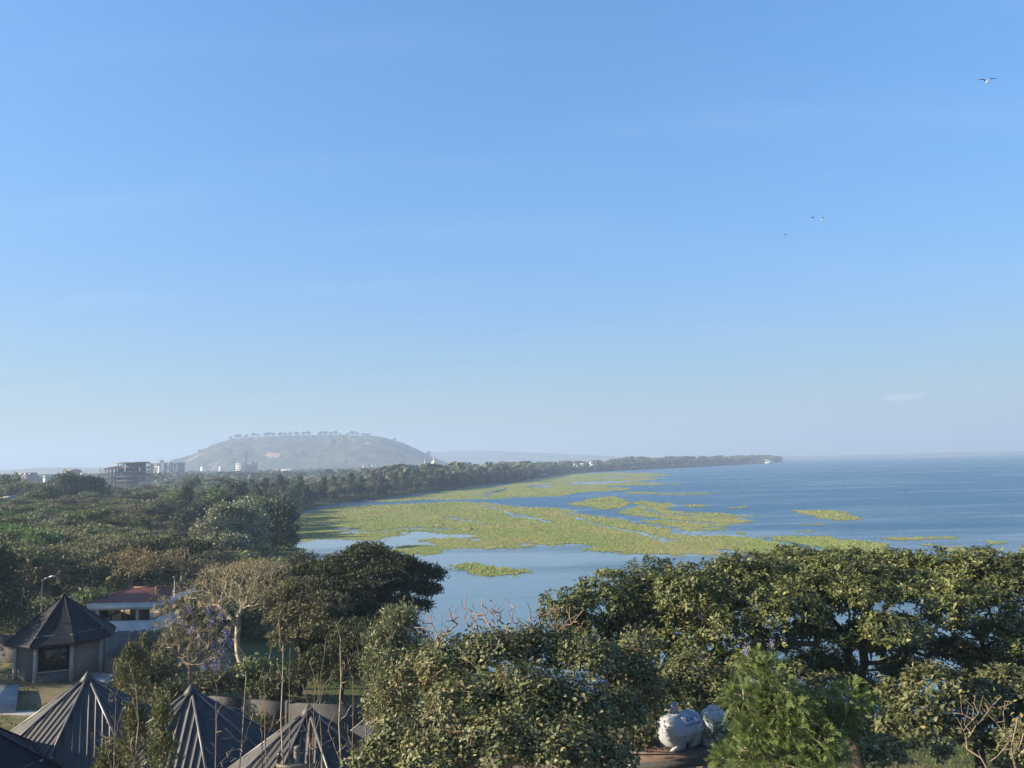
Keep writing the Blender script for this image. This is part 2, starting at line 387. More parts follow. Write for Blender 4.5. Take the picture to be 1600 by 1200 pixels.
ang = np.concatenate([np.linspace(-180, -45, 40)[:-1], np.linspace(-45, 45, 420)[:-1], np.linspace(45, 180, 40)])
rad = np.concatenate([[0.5], np.geomspace(4, 6800, 330)])
A, R = np.meshgrid(np.radians(ang), rad)
gx, gy = (R*np.sin(A)).ravel(), (R*np.cos(A)).ravel()
nA, nR = len(ang), len(rad)
ii = (np.arange(nR-1)[:, None]*nA + np.arange(nA-1)[None, :]).ravel()
gquads = np.stack([ii, ii+1, ii+nA+1, ii+nA], 1)
m, nt, nd, lk, p = new_mat('dry_earth_and_grass'); M['ground'] = m
c = mixcol(nt, ramp(nt, noise(nt, 0.16, 6, 0.62), 0.36, 0.62), (0.19,0.14,0.09), (0.085,0.095,0.035))
c = mixcol(nt, ramp(nt, noise(nt, 1.6, 6, 0.7), 0.45, 0.75), c, (0.25,0.20,0.12))
gg = nd.new('ShaderNodeNewGeometry'); sz_ = nd.new('ShaderNodeSeparateXYZ'); lk.new(gg.outputs['Position'], sz_.inputs[0])
c = mixcol(nt, ramp(nt, sz_.outputs[2], 1.6, 3.2), (0.055,0.08,0.024), c)      # greener close to the water
lk.new(c, p.inputs['Base Color']); p.inputs['Roughness'].default_value = 0.95; p.inputs['Specular IOR Level'].default_value = 0.1
bump(nt, p, noise(nt, 6.0, 5, 0.7), 0.7, 0.15)
struct(link('ground', mesh_np('ground', np.stack([gx, gy, terrain(gx, gy)], 1), [gquads], True), M['ground']))

# ------------------------------------------------------------------ lake
m, nt, nd, lk, p = new_mat('lake_water'); M['water'] = m
at = nd.new('ShaderNodeAttribute'); at.attribute_name = 'ruffle'
geo = nd.new('ShaderNodeNewGeometry')
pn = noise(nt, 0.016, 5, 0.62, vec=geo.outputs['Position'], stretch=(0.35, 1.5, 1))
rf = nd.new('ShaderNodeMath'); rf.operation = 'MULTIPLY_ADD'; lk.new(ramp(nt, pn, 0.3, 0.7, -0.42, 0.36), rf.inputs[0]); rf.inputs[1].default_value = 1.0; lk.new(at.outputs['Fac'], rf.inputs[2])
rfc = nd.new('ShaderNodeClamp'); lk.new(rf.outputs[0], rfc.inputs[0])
lk.new(mixcol(nt, rfc.outputs[0], (0.095,0.15,0.185), (0.014,0.07,0.135)), p.inputs['Base Color'])  # paler calm base colour stands in for the reflected low sky
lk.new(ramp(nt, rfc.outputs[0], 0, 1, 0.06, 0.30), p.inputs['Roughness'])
p.inputs['IOR'].default_value = 1.33
w1 = noise(nt, 0.9, 4, 0.6, vec=geo.outputs['Position'], stretch=(0.7, 1.3, 1))
w2 = noise(nt, 0.22, 3, 0.6, vec=geo.outputs['Position'], stretch=(0.6, 1.5, 1))
ws = nd.new('ShaderNodeMath'); ws.operation = 'MULTIPLY_ADD'; lk.new(w2, ws.inputs[0]); ws.inputs[1].default_value = 2.2; lk.new(w1, ws.inputs[2])
bp = nd.new('ShaderNodeBump'); bp.inputs['Distance'].default_value = 0.42
lk.new(ramp(nt, rfc.outputs[0], 0, 1, 0.03, 1.0), bp.inputs['Strength']); lk.new(ws.outputs[0], bp.inputs['Height']); lk.new(bp.outputs[0], p.inputs['Normal'])
wang = np.radians(np.concatenate([np.linspace(-180, -45, 20)[:-1], np.linspace(-45, 45, 140)[:-1], np.linspace(45, 180, 20)]))
wrad = np.concatenate([[1.0], np.geomspace(20, 5600, 150)])
A, R = np.meshgrid(wang, wrad)
wx, wy = (R*np.sin(A)).ravel(), (R*np.cos(A)).ravel()
n2 = len(wang); ii = (np.arange(len(wrad)-1)[:, None]*n2 + np.arange(n2-1)[None, :]).ravel()
wme = mesh_np('lake_water', np.stack([wx, wy, np.zeros_like(wx)], 1), [np.stack([ii, ii+1, ii+n2+1, ii+n2], 1)], True)
# wind: sheltered and calm close to the shore and behind the marsh, ruffled further out
dsh = dist_line(np.stack([wx, wy], 1), SHORE)
CALM = [oz2(*q) for q in [(440,880),(470,840),(590,838),(700,826),(760,845),(800,862),(740,905),(700,985),(640,1010)]]
calm = np.clip(1 - dist_line(np.stack([wx, wy], 1), CALM + CALM[:1])/38, 0, 1); calm[in_poly(np.stack([wx, wy], 1), CALM)] = 1
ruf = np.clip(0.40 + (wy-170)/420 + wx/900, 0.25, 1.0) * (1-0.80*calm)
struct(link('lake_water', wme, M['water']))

# ------------------------------------------------------------------ far shore, hill
def ridge_mesh(name, prof, D, depth, z0, mat, nx=140, ny=40, rough=0.12, scale=120, gully=0.0):
    px = np.linspace(prof[0][0], prof[-1][0], nx)
    ph = np.interp(px, [q[0] for q in prof], [q[1] for q in prof])
    yh = 722 - 0.022*(px-800)
    top = CAM_Z + (yh-ph)/F*D
    V = []; t = np.linspace(-1, 1, ny)
    X = (px-800)/F*D
    for k, tt in enumerate(t):
        fall = np.clip(1-abs(tt)**1.6, 0, 1)
        yy = D + tt*depth + 0*X
        xx = X*(1+tt*depth/D*0.5)
        nz = (fbm(xx/scale, yy/scale, 5, 5)-0.5)*rough*np.maximum(top-z0, 0)*min(1, 4*abs(tt))
        if gully: nz = nz-np.abs(fbm(xx/85+0.004*yy+2.2*fbm(xx/300, yy/160, 19, 2), yy/260, 15, 4)-0.5)*gully*min(1, 5*abs(tt))
        V.append(np.stack([xx, yy, z0+(top-z0)*fall+nz*np.clip(fall*4, 0, 1)], 1))
    V = np.concatenate(V); ii = (np.arange(ny-1)[:, None]*nx+np.arange(nx-1)[None, :]).ravel()
    return mesh_np(name, V, [np.stack([ii, ii+1, ii+nx+1, ii+nx], 1)], True), (X, top)
m, nt, nd, lk, p = new_mat('hillside_scrub'); M['hill'] = m
c = mixcol(nt, ramp(nt, noise(nt, 0.012, 6, 0.65), 0.42, 0.6), (0.075,0.08,0.045), (0.12,0.11,0.065))
c = mixcol(nt, ramp(nt, noise(nt, 0.006, 5, 0.6, stretch=(1, 0.6, 2.0)), 0.6, 0.68), c, (0.36,0.24,0.17))
lk.new(c, p.inputs['Base Color']); p.inputs['Roughness'].default_value = 0.95; p.inputs['Specular IOR Level'].default_value = 0.05
bump(nt, p, noise(nt, 0.05, 6, 0.7), 1.0, 12.0)
HILL_D = 3300.0
hp = [(225,738),(255,728),(275,719),(300,712),(318,706),(345,692),(362,686),(385,683.5),(420,682),(470,680.5),(520,680),(555,680.5),(580,681),(600,684),(630,693),(650,702),(670,712),(685,719),(705,726),(740,734)]
hme, (hx, hill_top) = ridge_mesh('hill', hp, HILL_D, 700, 6, M['hill'], nx=320, ny=90, rough=0.16, scale=150, gully=26)
struct(link('hill', hme, M['hill']))
M['farridge'] = surf_mat('far_mountain', (0.10,0.11,0.07), (0.16,0.14,0.10), 0.004, 0.95, 0)
rme, _ = ridge_mesh('far_ridge', [(560,714),(640,708),(700,705),(760,704),(830,707),(900,710),(960,713),(1040,715),(1120,714.6),(1200,713.4),(1300,711.8),(1400,709.4),(1460,707.2),(1500,705.8),(1560,705.6),(1640,704.6),(1800,700)], 5900, 420, -2, M['farridge'], 120, 14, 0.1, 300)
struct(link('far_ridge', rme, M['farridge']))
rme, _ = ridge_mesh('far_ridge', [(-200,742),(-60,735),(20,734),(60,731),(110,730),(160,732),(200,733),(260,735),(330,738)], 3600, 500, 4, M['farridge'], 80, 14, 0.1, 300)
struct(link('far_ridge', rme, M['farridge']))

# ------------------------------------------------------------------ plant generators
def nrm(v): return v/np.maximum(np.linalg.norm(v, axis=-1, keepdims=True), 1e-9)
def frusta(p0, p1, r0, r1, k):
    t = nrm(p1-p0); ref = np.where(np.abs(t[:, 2:3]) > 0.9, np.array([[1., 0, 0]]), np.array([[0., 0, 1]]))
    a = nrm(np.cross(t, ref)); b = np.cross(t, a); n = len(p0)
    an = 2*np.pi*np.arange(k)/k
    ring = a[:, None, :]*np.cos(an)[None, :, None] + b[:, None, :]*np.sin(an)[None, :, None]
    V = np.concatenate([p0[:, None, :]+ring*r0[:, None, None], p1[:, None, :]+ring*r1[:, None, None]], 1).reshape(-1, 3)
    base = (np.arange(n)*2*k)[:, None]; j = np.arange(k)[None, :]; j2 = (j+1) % k
    return V, np.stack([base+j, base+j2, base+k+j2, base+k+j], -1).reshape(-1, 4)
def grow(rng, trunk, targets, step=0.8, wp=0.3, jit=0.16, lift=0.05, upw=0.15):
    """connect every target to the closest branch; returns nodes and parents"""
    trunk = np.asarray(trunk, float); nt_ = len(trunk)
    top = trunk[-1]; order = np.argsort(np.linalg.norm(targets-top, axis=1)); T = targets[order]
    cap = nt_+int(len(T)*12)+2000
    pos = np.zeros((cap, 3)); par = np.full(cap, -1); pl = np.zeros(cap)
    pos[:nt_] = trunk; par[1:nt_] = np.arange(nt_-1); n = nt_
    pl[:nt_-1] = 4.0
    for t in T:
        v = t-pos[:n]; d = np.sqrt((v*v).sum(1))
        j = int(np.argmin(d + wp*pl[:n] + np.where(v[:, 2] < -0.2*d, 0.6*d, 0) + upw*np.maximum(0.72*d-v[:, 2], 0)))
        dj = d[j]; k = max(1, int(round(dj/step)))
        if n+k >= cap: break
        p0 = pos[j].copy(); last = j
        for i in range(1, k+1):
            s = i/k; q = p0+(t-p0)*s
            if i < k: q = q+rng.normal(0, jit*min(step, dj/k), 3)
            q[2] += math.sin(math.pi*s)*lift*dj
            pos[n] = q; par[n] = last; pl[n] = pl[last]+dj/k; last = n; n += 1
    return pos[:n], par[:n]
def radii(par, r0, rmin, ex=0.5):
    n = len(par); cnt = np.zeros(n); has = np.zeros(n, bool); has[par[par >= 0]] = True
    cnt[~has] = 1
    for i in range(n-1, 0, -1): cnt[par[i]] += cnt[i]
    return np.maximum(r0*(cnt/cnt[0])**ex, rmin)
def branch_mesh(name, pos, par, r, k=5, rcut=0.0):
    c = np.where((par >= 0) & (r >= rcut))[0]; pr = par[c]
    big = r[c] > 0.05
    Vs, Fs, n = [], [], 0
    for sel, kk in ((big, max(k, 6)), (~big, 3 if k < 5 else 4)):
        cc, pp = c[sel], pr[sel]
        if len(cc) == 0: continue
        V, Q = frusta(pos[pp], pos[cc], np.minimum(r[pp], r[cc]*1.7), r[cc], kk)
        Vs.append(V); Fs.append(Q+n); n += len(V)
    return mesh_np(name, np.concatenate(Vs), Fs, True)
def kites(P, D, N, L, W, fold=0.18, droop=0.1):
    D = nrm(D); S = nrm(np.cross(D, N)); N2 = np.cross(S, D)
    L = np.asarray(L).reshape(-1, 1)*np.ones((len(P), 1)); W = np.asarray(W).reshape(-1, 1)*np.ones((len(P), 1))
    a = P; c_ = P+D*L-N2*L*droop
    b = P+D*L*0.45+S*W*0.5+N2*W*fold; d = P+D*L*0.45-S*W*0.5+N2*W*fold
    V = np.stack([a, b, c_, d], 1).reshape(-1, 3); i = np.arange(len(P))*4
    return V, np.stack([i, i+1, i+2], 1), np.stack([i, i+2, i+3], 1)
def leaf_mesh(name, P, D, N, L, W, fold=0.18, droop=0.1):
    V, f1, f2 = kites(P, D, N, L, W, fold, droop); return mesh_np(name, V, [np.concatenate([f1, f2])])
def rdir(rng, n): return nrm(rng.normal(size=(n, 3)))
def leaves_at(rng, tips, outw, per, spread, L, asp=0.55, up=0.5, out=0.6, flat=1.0, lv=0.3):
    """clusters of leaves round each twig tip"""
    n = len(tips)*per; P = np.repeat(tips, per, 0); O = np.repeat(outw, per, 0)
    off = rng.normal(0, spread, (n, 3)); off[:, 2] *= flat
    D = nrm(rdir(rng, n)+O*out); N = nrm(rdir(rng, n)*0.7+np.array([0, 0, up])+O*0.25)
    l = L*(1+rng.uniform(-lv, lv, n)); return P+off, D, N, l, l*asp
def blob_tips(rng, c, rad, n, lo=-0.35, inner=0.25):
    d = rdir(rng, n*3); d = d[d[:, 2] > lo][:n]
    k = len(d); s = 1-rng.uniform(0, 1, k)**2*inner
    return np.asarray(c)+d*s[:, None]*np.asarray(rad), d
def px_blob(px, py, D, rx, ry, dz=0.9):
    c = at_d(px, py, D); s = D/F; return np.array(c), np.array([rx*s, rx*s*dz, ry*s])
def trunk_line(rng, base, top, n=6, bend=0.06):
    base, top = np.asarray(base, float), np.asarray(top, float); L = np.linalg.norm(top-base)
    pts = [base+(top-base)*s+(rng.normal(0, bend*L, 3)*math.sin(math.pi*s)*np.array([1, 1, 0.2])) for s in np.linspace(0, 1, n)]
    return np.array(pts)

# ---- prototypes for the woodland (each a crown mesh and a trunk mesh)
def proto_acacia(seed, R=6.0, H=7.5, lsz=0.42, tips=170, per=18, rcut=0.02):
    rng = np.random.default_rng(seed); pads = []
    for i in range(11):
        a = rng.uniform(0, 2*np.pi); q = R*0.78*math.sqrt(rng.uniform(0, 1)); pr = rng.uniform(0.26, 0.42)*R
        pads.append((q*math.cos(a), q*math.sin(a), H-0.16*H*(q/R)**2-rng.uniform(0.3, 1.3), pr))
    T = []; 
    for x, y, z, pr in pads:
        k = tips//11; r = pr*np.sqrt(rng.uniform(0, 1, k)); a = rng.uniform(0, 2*np.pi, k)
        T.append(np.stack([x+r*np.cos(a), y+r*np.sin(a), z+0.35*(1-(r/pr)**2)*pr*0.55+rng.normal(0, 0.12, k)], 1))
    T = np.concatenate(T)
    fork = (rng.uniform(-.3, .3), rng.uniform(-.3, .3), H*0.36)
    pos, par = grow(rng, trunk_line(rng, (0, 0, -0.4), fork), T, 1.1, 0.35)
    r = radii(par, 0.24, 0.012)
    P, D, N, l, w = leaves_at(rng, T, np.tile([0, 0, 0.3], (len(T), 1)), per, 0.42, lsz, 0.6, 1.1, 0.1, 0.35)
    return leaf_mesh('crown', P, D, N, l, w), branch_mesh('trunk', pos, par, r, 5, rcut)
def proto_round(seed, R=5.0, H=10.0, lsz=0.5, nb=14, tips=14, per=18, conic=False, squash=0.8, rcut=0.03):
    rng = np.random.default_rng(seed); T = []; O = []
    for i in range(nb):
        if conic:
            z = H*(0.2+0.75*(i+rng.uniform(0, 1))/nb); q = R*0.62*(1-(z/H)**2.2)*math.sqrt(rng.uniform(0.05, 1)); pr = R*(0.25+0.42*(1-z/H))
        else:
            u = rng.uniform(0, 1)**0.6; q = R*0.62*math.sqrt(rng.uniform(0, 1)); z = H*(0.38+0.48*u*(1-0.5*(q/R)**2)); pr = R*rng.uniform(0.3, 0.46)
        a = rng.uniform(0, 2*np.pi)
        t, d = blob_tips(rng, (q*math.cos(a), q*math.sin(a), z), (pr, pr, pr*squash), tips, -0.5); T.append(t); O.append(d)
    T = np.concatenate(T); O = np.concatenate(O)
    pos, par = grow(rng, trunk_line(rng, (0, 0, -0.4), (0, 0, H*(0.5 if conic else 0.3)), 6, 0.03), T, 1.2, 0.35)
    r = radii(par, 0.3, 0.015)
    P, D, N, l, w = leaves_at(rng, T, O, per, 0.4, lsz, 0.6, 0.35, 0.7, 0.8)
    return leaf_mesh('crown', P, D, N, l, w), branch_mesh('trunk', pos, par, r, 5, rcut)
def proto_dry(seed, R=6.0, H=8.0, tips=620, per=3, lsz=0.28):
    rng = np.random.default_rng(seed); T = []
    for i in range(12):
        a = rng.uniform(0, 2*np.pi); q = R*0.7*math.sqrt(rng.uniform(0, 1)); pr = R*rng.uniform(0.28, 0.4)
        t, d = blob_tips(rng, (q*math.cos(a), q*math.sin(a), H*0.68+H*0.12*rng.uniform(-1, 1)-0.12*q), (pr, pr, pr*0.62), tips//12, -0.3, 0.5); T.append(t)
    T = np.concatenate(T)
    pos, par = grow(rng, trunk_line(rng, (0, 0, -0.4), (0.3, 0, H*0.26)), T, 0.8, 0.3, 0.22)
    r = radii(par, 0.30, 0.022, 0.47)
    P, D, N, l, w = leaves_at(rng, T, nrm(T-T.mean(0)), per, 0.22, lsz, 0.6, 0.4, 0.5, 0.8)
    return leaf_mesh('crown', P, D, N, l, w), branch_mesh('branches', pos, par, r, 4, 0.0)
def far_tree_cloud(rng, R, H, n, sz, flat):
    nb = 6; T = []; O = []
    for i in range(nb):
        a = rng.uniform(0, 2*np.pi); q = R*0.6*math.sqrt(rng.uniform(0, 1)); pr = R*rng.uniform(0.36, 0.55)
        z = H*(0.86-0.2*(q/R)**2) if flat else H*rng.uniform(0.3, 0.72)
        t, d = blob_tips(rng, (q*math.cos(a), q*math.sin(a), z), (pr, pr, pr*(0.3 if flat else 0.85)), n//nb, -0.4, 0.3); T.append(t); O.append(d)
    T = np.concatenate(T); O = np.concatenate(O); k = len(T)
    N = nrm(O+rdir(rng, k)*0.55); D = nrm(np.cross(N, rdir(rng, k)))
    s = sz*(1+rng.uniform(-.35, .35, k))
    V, f1, f2 = kites(T-D*s[:, None]*0.5, D, N, s, s*0.8, 0.05, 0.05)
    # a plain stem
    a = 2*np.pi*np.arange(4)/4; st = 0.025*H
    Vs = np.concatenate([np.stack([st*np.cos(a), st*np.sin(a), np.full(4, -1.0)], 1), np.stack([st*.6*np.cos(a), st*.6*np.sin(a), np.full(4, H*0.6)], 1)])
    q = np.array([(j, (j+1) % 4, 4+(j+1) % 4, 4+j) for j in range(4)])
    return V, np.concatenate([f1, f2]), Vs, q

def place_tree(name, label, cat, protos, loc, s, rz, cm, tm, group=None, sz=None, part='trunk'):
    t = thing(name, label, cat, loc, rz, group); t.scale = (s, s, s*(sz or 1))
    c_ = link('crown', protos[0], None, t); b = link(part, protos[1], None, t)
    for o, mm in ((c_, cm), (b, tm)):
        if len(o.data.materials) == 0: o.data.materials.append(mm)
        o.material_slots[0].link = 'OBJECT'; o.material_slots[0].material = mm
    return t

AC = [proto_acacia(100+i, 6.0+0.4*(i % 3), 7.2+0.3*i) for i in range(4)]
RO = [proto_round(200+i, 4.8, 10.0) for i in range(3)]
CO = [proto_round(300+i, 3.4, 13.0, 0.5, 18, 12, 18, True) for i in range(2)]
DR = [proto_dry(400+i) for i in range(3)]
# ------------------------------------------------------------------ floating marsh
def strip(pts, h):
    """a creek as a polygon: a line with half-height h pixels"""
    hs = [q*1.05 for q in (h if isinstance(h, (list, tuple)) else [h]*len(pts))]
    return [(x, y-k) for (x, y), k in zip(pts, hs)] + [(x, y+k) for (x, y), k in reversed(list(zip(pts, hs)))]
G_UP = [(572,783),(620,779),(660,773),(685,769),(722,762),(747,760),(790,758.5),(810,752),(840,748),(860,743.6),(900,740),(960,738),(1010,739),(1050,741),(1040,743.5),(1000,746),(1035,748),(1010,751),(990,750),(1000,753.5),(1040,756),(1030,758),(985,758.5),(935,760),(985,763),(980,766),(930,768),(905,770),(880,774),(850,776),(800,777),(772,780),(735,780),(700,781),(660,781),(610,784)]
G_MAIN = [(468,806),(500,797),(530,792),(575,790),(610,788.5),(660,786),(700,784.5),(730,784),(762,785.5),(780,789),(804,791.5),(829,793),(860,793.5),(885,796),(904,798),(885,801),(905,803),(935,807),(972,812),(991,818),(1016,822.5),(1040,827),(1047,831),(1040,834.5),(1059,834.5),(1084,839),(1109,836.5),(1127,836.5),(1165,840),(1190,844.5),(1220,849.5),(1240,856),(1300,862),(1350,858),(1400,862),(1400,872),(1200,880),(1180,866),(1160,861),(1140,858),(1121,859),(1140,864),(1127,867),(1102,867.5),(1084,865),(1060,867),(1000,866),(974,864),(970,862.5),(922,862),(906,859),(932,853.5),(905,850.5),(860,850.5),(830,849.5),(796,850),(800,852),(851,853.5),(820,856),(766,858.5),(752,857.5),(735,856.5),(682,856.5),(690,860),(672,866),(640,866),(612,862),(618,854),(640,851),(665,851),(680,849),(640,848),(600,846),(590,844),(530,843.5),(510,842.5),(460,847),(455,835),(462,815)]
G_EAST = [(1190,840.5),(1225,837.5),(1287,837.5),(1325,844),(1385,850),(1390,858),(1300,860),(1240,849),(1215,844)]
G_WEDGE = [(885,788),(905,784),(925,779),(958,775),(975,780),(985,787),(970,793),(955,796),(935,796),(920,792),(905,790)]
G_MAZE = [(985,785),(1000,782),(1030,786),(1047,786),(1050,792),(1040,797),(1060,799),(1080,801),(1120,802),(1150,805),(1185,807),(1155,808),(1150,812),(1180,814.5),(1140,819),(1130,824),(1110,829),(1075,830.5),(1060,825),(1030,820),(1000,815),(1015,812),(1030,810),(990,806),(975,803),(960,803),(975,797),(990,793),(1000,792)]
STREAKS = [[(1020,771.5),(1112,770.3),(1116,772),(1030,773.6)], [(1047,756),(1063,755.8),(1063,757.2),(1047,757.4)], [(985,768),(1030,769.5),(1020,772),(975,771)],
           [(1136,793),(1165,791.5),(1168,793),(1140,794.5)], [(1060,789),(1090,788),(1110,791),(1080,792.5)]]
LAKE_ISLE = [(1232,798),(1265,797),(1300,798),(1325,801),(1335,807),(1350,811),(1315,813.5),(1285,810),(1270,805),(1250,801)]
ISLE_STREAKS = [[(1240,831),(1270,829.5),(1272,832),(1245,833)], [(1250,820),(1290,818.3),(1286,821)], [(1148,831.5),(1165,831),(1164,834),(1148,834)]]
EAST_STREAKS = [[(1365,841.5),(1420,840),(1500,839),(1490,842),(1420,844.5)], [(1530,843.5),(1580,846),(1565,849),(1540,847.5)], [(1480,857),(1550,858),(1550,862),(1490,866)], [(1440,850),(1500,853),(1495,856),(1445,853)]]
NEAR_ISLE = [(702,884),(730,879.5),(760,883),(790,888),(830,891.5),(835,895),(800,898.5),(765,899.5),(735,896),(718,890)]
SMALL_ISLE = [(922,894.5),(945,890.5),(970,892),(968,896),(930,896.5)]
CUTS = [strip([(735,783),(760,790),(785,798),(796,804),(816,806.5),(838,811),(862,816)], [1.6,1.5,1.8,3.0,2.2,1.5,1.0]),
        strip([(658,789),(664,795),(668,800),(673,806)], [1.2,2.2,2,1]), strip([(692,807),(716,810.5),(745,816),(770,819.5)], [1,1.6,1.2,.4]),
        strip([(878,800),(910,812),(922,817),(954,824),(975,828),(984,830),(1010,835),(1024,840),(1060,846),(1074,849)], [1,2.6,1.3,1.5,1,1,2,4,1.2,1]),
        strip([(505,819),(520,819.5)], 1.5), strip([(518,828),(540,825.5),(560,828)], 1.8), strip([(528,832.5),(555,831.5),(582,832)], 1.6), strip([(588,829.5),(607,830)], 1.4),
        strip([(610,827),(640,826),(660,826),(709,826.3)], [.5,1.2,1.5,1]), strip([(622,833),(660,832.5),(698,836)], [1,2.2,.8]),
        [(600,840),(640,834),(690,836),(708,833.5),(738,834.5),(742,840),(720,842),(700,841),(680,842),(655,845),(670,848),(640,851),(610,850),(590,845)],
        [(728,842),(750,840),(754,843),(735,847),(726,845.5)], [(655,846),(670,847),(682,851),(650,852)],
        [(820,759),(862,757.3),(862,761),(825,762)], [(895,753),(985,751),(990,753.2),(940,756),(888,757.4)], [(765,769),(795,761.5),(790,765.5),(768,773),(757,777.5),(750,777.5),(762,771),(750,772)],
        [(940,745),(985,743.6),(990,745),(945,747.4)],
        strip([(988,788),(1008,793),(1026,800),(1040,807)], 1.6), strip([(1040,812),(1080,815.5),(1116,818)], 1.2), strip([(1000,812.5),(1035,812)], 1.2), strip([(1048,803),(1090,806),(1120,809)], .9), strip([(1092,826),(1130,822)], 1.2)]
def marsh_mask(X, Y, polys, cuts, thr=0.0, amp=1.0):
    px, py = project(np.stack([X, Y, np.zeros_like(X)], 1))
    D = np.maximum(Y, 20.0)
    k = np.clip(230.0/D, 0.25, 1.4)*amp
    qx = px + (fbm(X/7, Y/15, 31)-0.5)*11*k + (vnoise(X/1.2, Y/3.0, 71)-0.5)*15*k
    qy = py + (fbm(X/8, Y/14, 41)-0.5)*2.4*k + (vnoise(X/1.0, Y/2.6, 51)-0.5)*2.6*k
    Q = np.stack([qx, qy], 1); msk = np.zeros(len(X), bool)
    for g in polys:
        lo, hi = np.min(g, 0)-1, np.max(g, 0)+1
        s = np.where((qx > lo[0]) & (qx < hi[0]) & (qy > lo[1]) & (qy < hi[1]))[0]
        if len(s): msk[s] |= in_poly(Q[s], g)
    for g in cuts:
        lo, hi = np.min(g, 0)-1, np.max(g, 0)+1
        s = np.where(msk & (qx > lo[0]) & (qx < hi[0]) & (qy > lo[1]) & (qy < hi[1]))[0]
        if len(s): msk[s[in_poly(Q[s], g)]] = False
    if thr: msk &= fbm(X/7, Y/16, 81) > thr
    return msk
# water inside the marsh is sheltered too
wpx, wpy = project(np.stack([wx, wy, np.zeros_like(wx)], 1)); wq = np.stack([wpx, wpy], 1)
shel = (wy > 60) & (in_poly(wq, G_MAIN) | in_poly(wq, G_MAZE) | in_poly(wq, G_UP))
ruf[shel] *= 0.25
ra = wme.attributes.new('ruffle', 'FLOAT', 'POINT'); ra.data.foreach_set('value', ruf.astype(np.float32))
m, nt, nd, lk, p = new_mat('marsh_grass'); M['marsh'] = m
geo = nd.new('ShaderNodeNewGeometry')
c = mixcol(nt, ramp(nt, noise(nt, 0.035, 5, 0.6, vec=geo.outputs['Position'], stretch=(1, 0.5, 1)), 0.38, 0.66), (0.19,0.25,0.07), (0.275,0.265,0.105))
c = mixcol(nt, ramp(nt, noise(nt, 0.45, 5, 0.7, vec=geo.outputs['Position']), 0.42, 0.72), c, (0.27,0.27,0.115))
c = mixcol(nt, ramp(nt, noise(nt, 0.16, 4, 0.7, vec=geo.outputs['Position'], stretch=(1, 0.4, 1)), 0.60, 0.72, 0, 0.6), c, (0.14,0.175,0.055))
g = nd.new('ShaderNodeNewGeometry')
c = mixcol(nt, ramp(nt, g.outputs['Random Per Island'], 0, 1, 0.0, 0.16), c, (0.34,0.31,0.13))
lk.new(c, p.inputs['Base Color']); p.inputs['Roughness'].default_value = 0.85; p.inputs['Specular IOR Level'].default_value = 0.15
t_ = nd.new('ShaderNodeBsdfTranslucent'); lk.new(c, t_.inputs['Color']); ms = nd.new('ShaderNodeMixShader'); ms.inputs[0].default_value = 0.25
lk.new(p.outputs[0], ms.inputs[1]); lk.new(t_.outputs[0], ms.inputs[2]); lk.new(ms.outputs[0], nd['Material Output'].inputs['Surface'])
